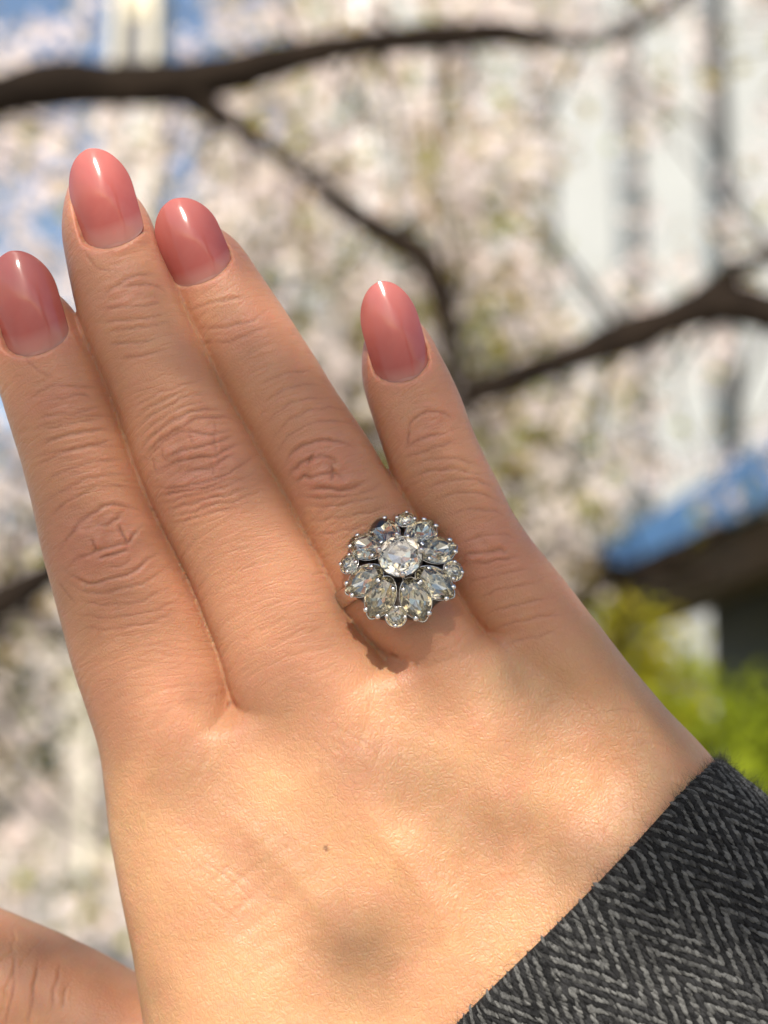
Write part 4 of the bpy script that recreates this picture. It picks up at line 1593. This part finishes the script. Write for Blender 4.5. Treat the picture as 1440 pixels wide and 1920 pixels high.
def make_tree(label, trunk, limbs, cl, n_fl, n_leaf, seed, group='cherry trees in blossom', fsize=0.034, sprays=None):
    """trunk: path (x,y,z,r); limbs: paths; cl: cluster centres (n,3)"""
    r = np.random.default_rng(seed)
    base = Vector(trunk[0][:3])
    root = empty('cherry_tree', base)
    tag(root, label, 'tree', group)
    V, F = tube(spline(trunk, 30), 14, 0.18, seed)
    mesh_obj('trunk', V, F, BARK, root, base, smooth=True)
    allp = []
    for i, lb in enumerate(limbs):
        sp = spline(lb, 60)
        allp.append(sp)
        sp[:, :3] += np.stack([vnoise(sp[:, :3] * 5.0, seed + 31 + c) for c in range(3)], 1) * 0.014
        sp[:, 3] *= 1 + 0.13 * vnoise(sp[:, :3] * 9.0, seed + 37)
        V, F = tube(sp, 9, 0.30, seed + i + 1)
        mesh_obj('limb', V, F, BARK, root, base, smooth=True)
    allp = np.concatenate(allp + [spline(trunk, 30)])
    # twigs: each cluster hangs on a thin twig from the nearest limb point
    Vs, Fs, off = [], [], 0
    pick = r.permutation(len(cl))[:int(len(cl) * 0.40)]
    anchors = allp[:, :3]
    for c in cl[pick]:
        d = np.linalg.norm(anchors - c, axis=1)
        j = int(np.argmin(d + r.uniform(0, 0.25, len(d))))
        a = anchors[j]
        if d[j] < 0.02 or d[j] > 0.75: continue
        ln = d[j]
        mid = (a + c) / 2 + r.normal(0, 0.08, 3) * ln
        pth = spline([(*a, 0.006), (*mid, 0.0042), (*c, 0.0022)], 8)
        v, f = tube(pth, 4, 0.0)
        Vs.append(v); Fs.append(f + off); off += len(v)
    if Vs:
        o = mesh_obj('twig', np.concatenate(Vs), np.concatenate(Fs), BARK, root, base, smooth=True)
        o['kind'] = 'stuff'
    cen = np.repeat(cl, n_fl, 0)
    cen = cen + np.clip(r.normal(0, 0.024, cen.shape), -0.065, 0.065)
    stuff_part('blossom', flowers(cen, np.full(len(cen), fsize), r), PETAL, root, base)
    if n_leaf:
        lc = np.repeat(cl, n_leaf, 0)
        lc = lc[r.uniform(0, 1, len(lc)) < 0.6]
        lc = lc + r.normal(0, 0.05, lc.shape)
        if sprays is not None:
            lc = np.concatenate([lc, sprays])
        stuff_part('leaf', leaves(lc, np.full(len(lc), 0.045), r), YLEAF, root, base)
    return root


def dens(x, y):
    """how thickly the blossom stands in a direction (photograph pixels)"""
    d = np.full(len(x), 1.0)
    gap = lambda x0, x1, y0, y1, v: np.where((x > x0) & (x < x1) & (y > y0) & (y < y1), v, d)
    d = gap(-400, 480, -400, 150, 0.50)
    d = gap(170, 345, -400, 140, 0.05)
    d = gap(70, 175, -400, 150, 0.25)
    d = gap(900, 1900, -400, 560, 0.62)
    d = gap(1050, 1180, 150, 620, 0.12)
    d = gap(1225, 1345, 230, 540, 0.12)
    d = gap(900, 1000, 90, 260, 0.15)
    d = gap(1380, 1900, 40, 250, 0.10)
    d = gap(1120, 1900, 980, 2400, 0.0)
    d = gap(1000, 1130, 1130, 2400, 0.0)
    d = np.where((x > 1120) & (y > 980 - (x - 1120) * 0.62), d * 0.6, d)
    d = np.where((x > 1150) & (y > 1060), 0.0, d)
    d = gap(-400, 260, 1500, 2300, 0.9)
    return d


def clusters(n, d0, d1, x0, x1, y0, y1, seed, mult=1.0):
    r = np.random.default_rng(seed)
    x = r.uniform(x0, x1, n); y = r.uniform(y0, y1, n)
    # clumpy along sprays
    q = np.stack([x / 130, y / 110, np.full(n, seed * 3.1)], 1)
    cl = sstep(-0.45, 0.25, vnoise(q, seed))
    keep = r.uniform(0, 1, n) < dens(x, y) * (0.08 + 0.92 * cl) * mult
    x, y = x[keep], y[keep]
    dd = r.uniform(d0, d1, len(x))
    return np.array([tuple(ray(a, b, c)) for a, b, c in zip(x, y, dd)])


A_ = limb_px([(-420, 250, 44), (-150, 210, 36), (0, 185, 33), (150, 163, 32), (340, 165, 33), (480, 122, 25), (600, 92, 22), (700, 76, 21), (820, 62, 21), (930, 52, 19), (1040, 78, 11), (1150, 85, 9), (1230, 40, 9), (1330, -60, 7), (1420, -160, 5)], 2.5)
B_ = limb_px([(330, 170, 24), (400, 205, 20), (460, 240, 16), (520, 285, 13), (575, 335, 13), (640, 400, 16), (720, 450, 18), (790, 485, 20), (825, 545, 18), (838, 620, 12), (850, 720, 6)], 2.5)
D_ = limb_px([(-420, 1380, 34), (-150, 1220, 30), (0, 1125, 25), (70, 1085, 22), (150, 1035, 16), (260, 960, 10), (400, 860, 6)], 2.7)
C_ = limb_px([(2100, 800, 55), (1720, 640, 40), (1540, 600, 30), (1440, 592, 25), (1350, 578, 25), (1290, 590, 27), (1200, 625, 25), (1100, 660, 23), (1000, 692, 21), (900, 727, 17), (830, 765, 13), (700, 800, 9), (560, 850, 5)], 2.8)
C2_ = limb_px([(1280, 590, 16), (1330, 545, 15), (1440, 485, 13), (1600, 420, 9), (1750, 330, 5)], 2.8)
lx = A_[0]
trunkL = [(lx[0] - 0.25, lx[1] + 0.10, -0.05, 0.17), (lx[0] - 0.22, lx[1] + 0.12, 0.7, 0.14), (lx[0] - 0.12, lx[1] + 0.03, 1.5, 0.11), (lx[0], lx[1], lx[2], 0.055), (lx[0] + 0.05, lx[1] + 0.1, lx[2] + 0.8, 0.03)]
D_[0] = (trunkL[2][0], trunkL[2][1], trunkL[2][2], D_[0][3])
rx = C_[0]
trunkR = [(rx[0] + 0.25, rx[1] + 0.15, -0.05, 0.19), (rx[0] + 0.2, rx[1] + 0.1, 0.9, 0.15), (rx[0], rx[1], rx[2], 0.09), (rx[0] - 0.1, rx[1] + 0.1, rx[2] + 1.2, 0.05)]

clL = clusters(1150, 2.75, 3.6, -420, 1000, -420, 1950, 101)
clR = clusters(800, 3.05, 3.8, 700, 1850, -420, 1100, 102)
make_tree('cherry tree whose dark forked limb sweeps over the fingertips', trunkL, [A_, B_, D_], clL, 7, 3, 201)
make_tree('cherry tree reaching one dark limb in beside the little finger', trunkR, [C_, C2_], clR, 7, 3, 202)


def back_tree(label, px, dist, seed, ncl, d0, d1, x0, x1, y0, y1, nleaf=2, zones=()):
    b = ray(px, 1490, dist); bx, by = b.x, b.y
    tr = [(bx, by, -0.05, 0.15), (bx + 0.05, by, 0.9, 0.12), (bx - 0.05, by + 0.05, 1.9, 0.09), (bx, by, 3.2, 0.04)]
    r = np.random.default_rng(seed)
    lm = []
    for k in range(7):
        a = k / 7 * 2 * math.pi + r.uniform(-0.3, 0.3)
        h = r.uniform(1.1, 2.2); L = r.uniform(0.8, 1.5)
        lm.append([(bx, by, h, 0.055), (bx + 0.5 * L * math.cos(a), by + 0.4 * L * math.sin(a), h + 0.35, 0.035), (bx + L * math.cos(a), by + 0.8 * L * math.sin(a), h + 0.55 + r.uniform(-0.3, 0.6), 0.012)])
    cl = clusters(ncl, d0, d1, x0, x1, y0, y1, seed + 50)
    sprays = None
    if zones:
        sprays = np.array([tuple(ray(r.normal(a, q), r.normal(b, q * 0.8), r.uniform(d0 - 0.5, d0 + 0.1))) for a, b, q, n in zones for _ in range(n)])
    return make_tree(label, tr, lm, cl, 8, nleaf, seed, sprays=sprays)


back_tree('far cherry tree full of pale blossom behind the index finger', -520, 5.4, 301, 2800, 4.3, 6.3, -500, 620, -420, 1900)
back_tree('far cherry tree full of pale blossom behind the little finger', 760, 5.0, 302, 2100, 4.0, 6.0, 380, 1120, -420, 1300, 4,
          [(810, 430, 60, 60), (950, 385, 35, 45), (830, 570, 45, 70), (560, 500, 50, 40), (640, 240, 60, 40), (960, 700, 40, 30), (700, 790, 25, 45), (960, 850, 35, 40), (1090, 960, 25, 30), (850, 320, 60, 40), (1150, 720, 35, 25), (920, 560, 40, 30)])
back_tree('far cherry tree thinly flowering in front of the white office block', 2050, 6.6, 303, 1000, 5.2, 7.6, 900, 1900, -420, 1060)

# ------------------------------------------------------------------ hedge shrubs on the lawn
def shrub(name, label, c, rad, n, mat, seed, lsize, cat='shrub', group=None):
    r = np.random.default_rng(seed)
    root = empty(name, (c[0], c[1], 0))
    tag(root, label, cat, group)
    Vs, Fs, off = [], [], 0
    top = np.array(c)
    for k in range(7):
        e = top + r.normal(0, 0.4, 3) * np.array(rad)
        pth = spline([(c[0], c[1], -0.02, 0.012), ((c[0] + e[0]) / 2 + r.normal(0, 0.04), (c[1] + e[1]) / 2, e[2] * 0.5, 0.009), (*e, 0.003)], 8)
        v, f = tube(pth, 5, 0.0)
        mesh_obj('stem', v, f, BARK, root, (c[0], c[1], 0), smooth=True)
    d = r.normal(0, 1, (n, 3)); d /= np.linalg.norm(d, axis=1)[:, None]
    rr = r.uniform(0.3, 1.0, n) ** 0.5
    bump = 1 + 0.25 * vnoise(d * 2.5, seed)
    p = top + d * (rr * bump)[:, None] * np.array(rad)
    p[:, 2] = np.maximum(p[:, 2], 0.03)
    stuff_part('foliage', leaves(p, np.full(n, lsize), r, 0.5), mat, root, (c[0], c[1], 0))
    return root


OLIVE = leaf_mat('olive_leaf', (0.035, 0.045, 0.012), (0.10, 0.10, 0.025), 0.3)


def evergreen(label, px, dist, top, rad, n, seed):  # added backdrop tree: dark foliage stands in for shade between the blossoms
    b = ray(px, 1490, dist)
    r = np.random.default_rng(seed)
    root = empty('filler_evergreen', (b.x, b.y, 0))
    tag(root, label, 'tree', 'evergreens added to darken the blossom gaps')
    V, F = tube(spline([(b.x, b.y, -0.05, 0.13), (b.x + 0.05, b.y, top * 0.5, 0.09), (b.x, b.y, top * 0.95, 0.02)], 20), 10, 0.15, seed)
    mesh_obj('trunk', V, F, BARK, root, (b.x, b.y, 0), smooth=True)
    for k in range(8):
        a = k * 2.4
        h = top * (0.3 + 0.07 * k)
        V, F = tube(spline([(b.x, b.y, h, 0.04), (b.x + 0.5 * rad * math.cos(a), b.y + 0.5 * rad * math.sin(a), h + 0.25, 0.025), (b.x + rad * math.cos(a), b.y + rad * math.sin(a), h + 0.4, 0.008)], 10), 6, 0.1, seed + k)
        mesh_obj('limb', V, F, BARK, root, (b.x, b.y, 0), smooth=True)
    d = r.normal(0, 1, (n, 3)); d /= np.linalg.norm(d, axis=1)[:, None]
    rr = r.uniform(0.15, 1, n) ** 0.45 * (1 + 0.35 * vnoise(d * 2.2, seed))
    p = np.array([b.x, b.y, top * 0.58]) + d * rr[:, None] * np.array([rad, rad * 0.8, top * 0.45])
    p[:, 2] = np.maximum(p[:, 2], 0.1)
    stuff_part('foliage', leaves(p, np.full(n, 0.11), r, 0.2), OLIVE, root, (b.x, b.y, 0))


evergreen('olive-green evergreen tree added to darken the blossom gaps above the little finger', 820, 9.0, 4.9, 0.95, 7500, 501)
evergreen('second olive evergreen added to darken the blossom gaps over the ring finger', 420, 9.6, 5.0, 0.85, 6500, 503)
evergreen('dark evergreen tree added to darken the blossom gaps left of the index finger', -160, 10.0, 3.4, 0.9, 4500, 502)
g = ray(1370, 1400, 4.0)
shrub('hedge_shrub', 'bright green leafy shrub on the lawn beside the sleeve cuff', (g.x + 0.05, g.y, g.z * 0.62), (0.42, 0.40, g.z * 0.55), 5200, GLEAF, 401, 0.05)
g = ray(1165, 1200, 6.0)
shrub('yellow_shrub', 'yellow-green shrub under the end of the blue fascia', (g.x, g.y, g.z * 0.60), (0.34, 0.34, g.z * 0.52), 4200, YBUSH, 402, 0.06)
g = ray(1260, 1240, 5.4)
shrub('yellow_shrub', 'lower amber-tipped shrub against the grey kiosk wall', (g.x, g.y, g.z * 0.58), (0.20, 0.26, g.z * 0.48), 2600, YBUSH, 403, 0.055)
g = ray(900, 1350, 7.0)
shrub('hedge_shrub', 'dark green shrub hidden behind the palm of the hand', (g.x, g.y, 0.9), (0.5, 0.4, 0.85), 2600, GLEAF, 404, 0.05)


# ------------------------------------------------------------------ unseen cherry tree behind the camera: its spray is placed to dapple the hand
def over(px, py, t):
    """point t metres towards the sun from a spot on the hand"""
    return cam2world([[*px2mm(px, py, 6.0), 6.0]])[0] + np.array(SUN) * t


SHADE = [(30, 700, 14, 1.4), (120, 950, 13, 1.7), (130, 1180, 10, 0.9), (250, 540, 12, 1.3), (320, 760, 14, 1.8), (430, 540, 12, 1.6), (540, 740, 13, 1.8),
         (650, 880, 8, 0.8), (780, 720, 12, 2.0), (860, 880, 12, 2.0), (975, 1040, 10, 1.5), (1120, 1190, 8, 1.2), (1240, 1330, 8, 1.2),
         (1290, 1560, 14, 1.8), (1400, 1730, 16, 2.4), (728, 1770, 5, 0.35), (745, 1870, 5, 0.35), (90, 1840, 13, 1.5), (-40, 1760, 12, 1.5)]


def overhead_tree():
    r = np.random.default_rng(77)
    path = [(1560, 1850, 1.35), (1460, 1620, 1.30), (1270, 1330, 1.22), (1040, 1060, 1.16), (860, 860, 1.12), (640, 720, 1.10), (380, 680, 1.08), (120, 820, 1.05), (-60, 1000, 1.03)]
    spray = [(*over(a, b, t), q) for (a, b, t), q in zip(path, (0.012, 0.010, 0.006, 0.005, 0.004, 0.0035, 0.003, 0.0025, 0.002))]
    e = np.array(spray[0][:3])
    bx, by = 2.3, -1.9
    trunk = [(bx, by, -0.05, 0.2), (bx + 0.05, by, 1.0, 0.16), (bx - 0.1, by + 0.1, 2.0, 0.12), (bx - 0.1, by, 3.4, 0.06)]
    main = [(bx - 0.08, by + 0.05, 1.7, 0.06), (bx - 0.8, by + 0.3, 2.5, 0.045), ((bx + e[0]) / 2 - 0.25, (by + e[1]) / 2, e[2] + 0.2, 0.03), (*e, 0.012)]
    root = empty('cherry_tree', (bx, by, 0))
    tag(root, 'cherry tree outside the view whose flowering spray dapples the hand', 'tree', 'cherry trees in blossom')
    V, F = tube(spline(trunk, 30), 14, 0.18, 5)
    mesh_obj('trunk', V, F, BARK, root, (bx, by, 0), smooth=True)
    for pth in (main, spray):
        V, F = tube(spline(pth, 60), 8, 0.1, 6)
        mesh_obj('limb', V, F, BARK, root, (bx, by, 0), smooth=True)
    cen, szs = [], []
    sp = spline(spray, 80)
    Vs, Fs, off = [], [], 0
    fx = np.array(RIGHT); fy = np.cross(np.array(SUN), fx); fy /= np.linalg.norm(fy)
    for (px, py, rad, cov) in SHADE:
        n = max(1, int(round(cov * 1.9)))
        for _ in range(n):
            a = r.uniform(0, 6.28); q = rad * 0.001 * math.sqrt(r.uniform(0, 1))
            c = over(px, py, r.uniform(0.95, 1.25)) + fx * q * math.cos(a) + fy * q * math.sin(a)
            cen.append(c); szs.append(0.024 if rad > 10 else 0.017)
            j = int(np.argmin(np.linalg.norm(sp[:, :3] - c, axis=1)))
            v, f = tube(spline([(*sp[j, :3], 0.0012), (*((sp[j, :3] + c) / 2 + r.normal(0, 0.004, 3)), 0.0009), (*c, 0.0007)], 5), 4, 0.0)
            Vs.append(v); Fs.append(f + off); off += len(v)
    # the rest of its crown, clear of the light that falls on the hand
    m = np.array([over(600, 1100, t) for t in np.linspace(0.2, 4, 40)])
    big = r.normal(0, 1, (900, 3)) * np.array([0.9, 0.7, 0.45]) + np.array([bx - 0.3, by, 2.9])
    dmin = np.min(np.linalg.norm(big[:, None] - m[None], axis=2), axis=1)
    big = big[dmin > 0.55]
    bc = np.repeat(big, 5, 0) + r.normal(0, 0.03, (len(big) * 5, 3))
    cen = np.concatenate([np.array(cen), bc]); szs = np.concatenate([np.array(szs), np.full(len(bc), 0.034)])
    stuff_part('blossom', flowers(cen, szs, r), PETAL, root, (bx, by, 0))
    o = mesh_obj('twig', np.concatenate(Vs), np.concatenate(Fs), BARK, root, (bx, by, 0), smooth=True)
    o['kind'] = 'stuff'


overhead_tree()
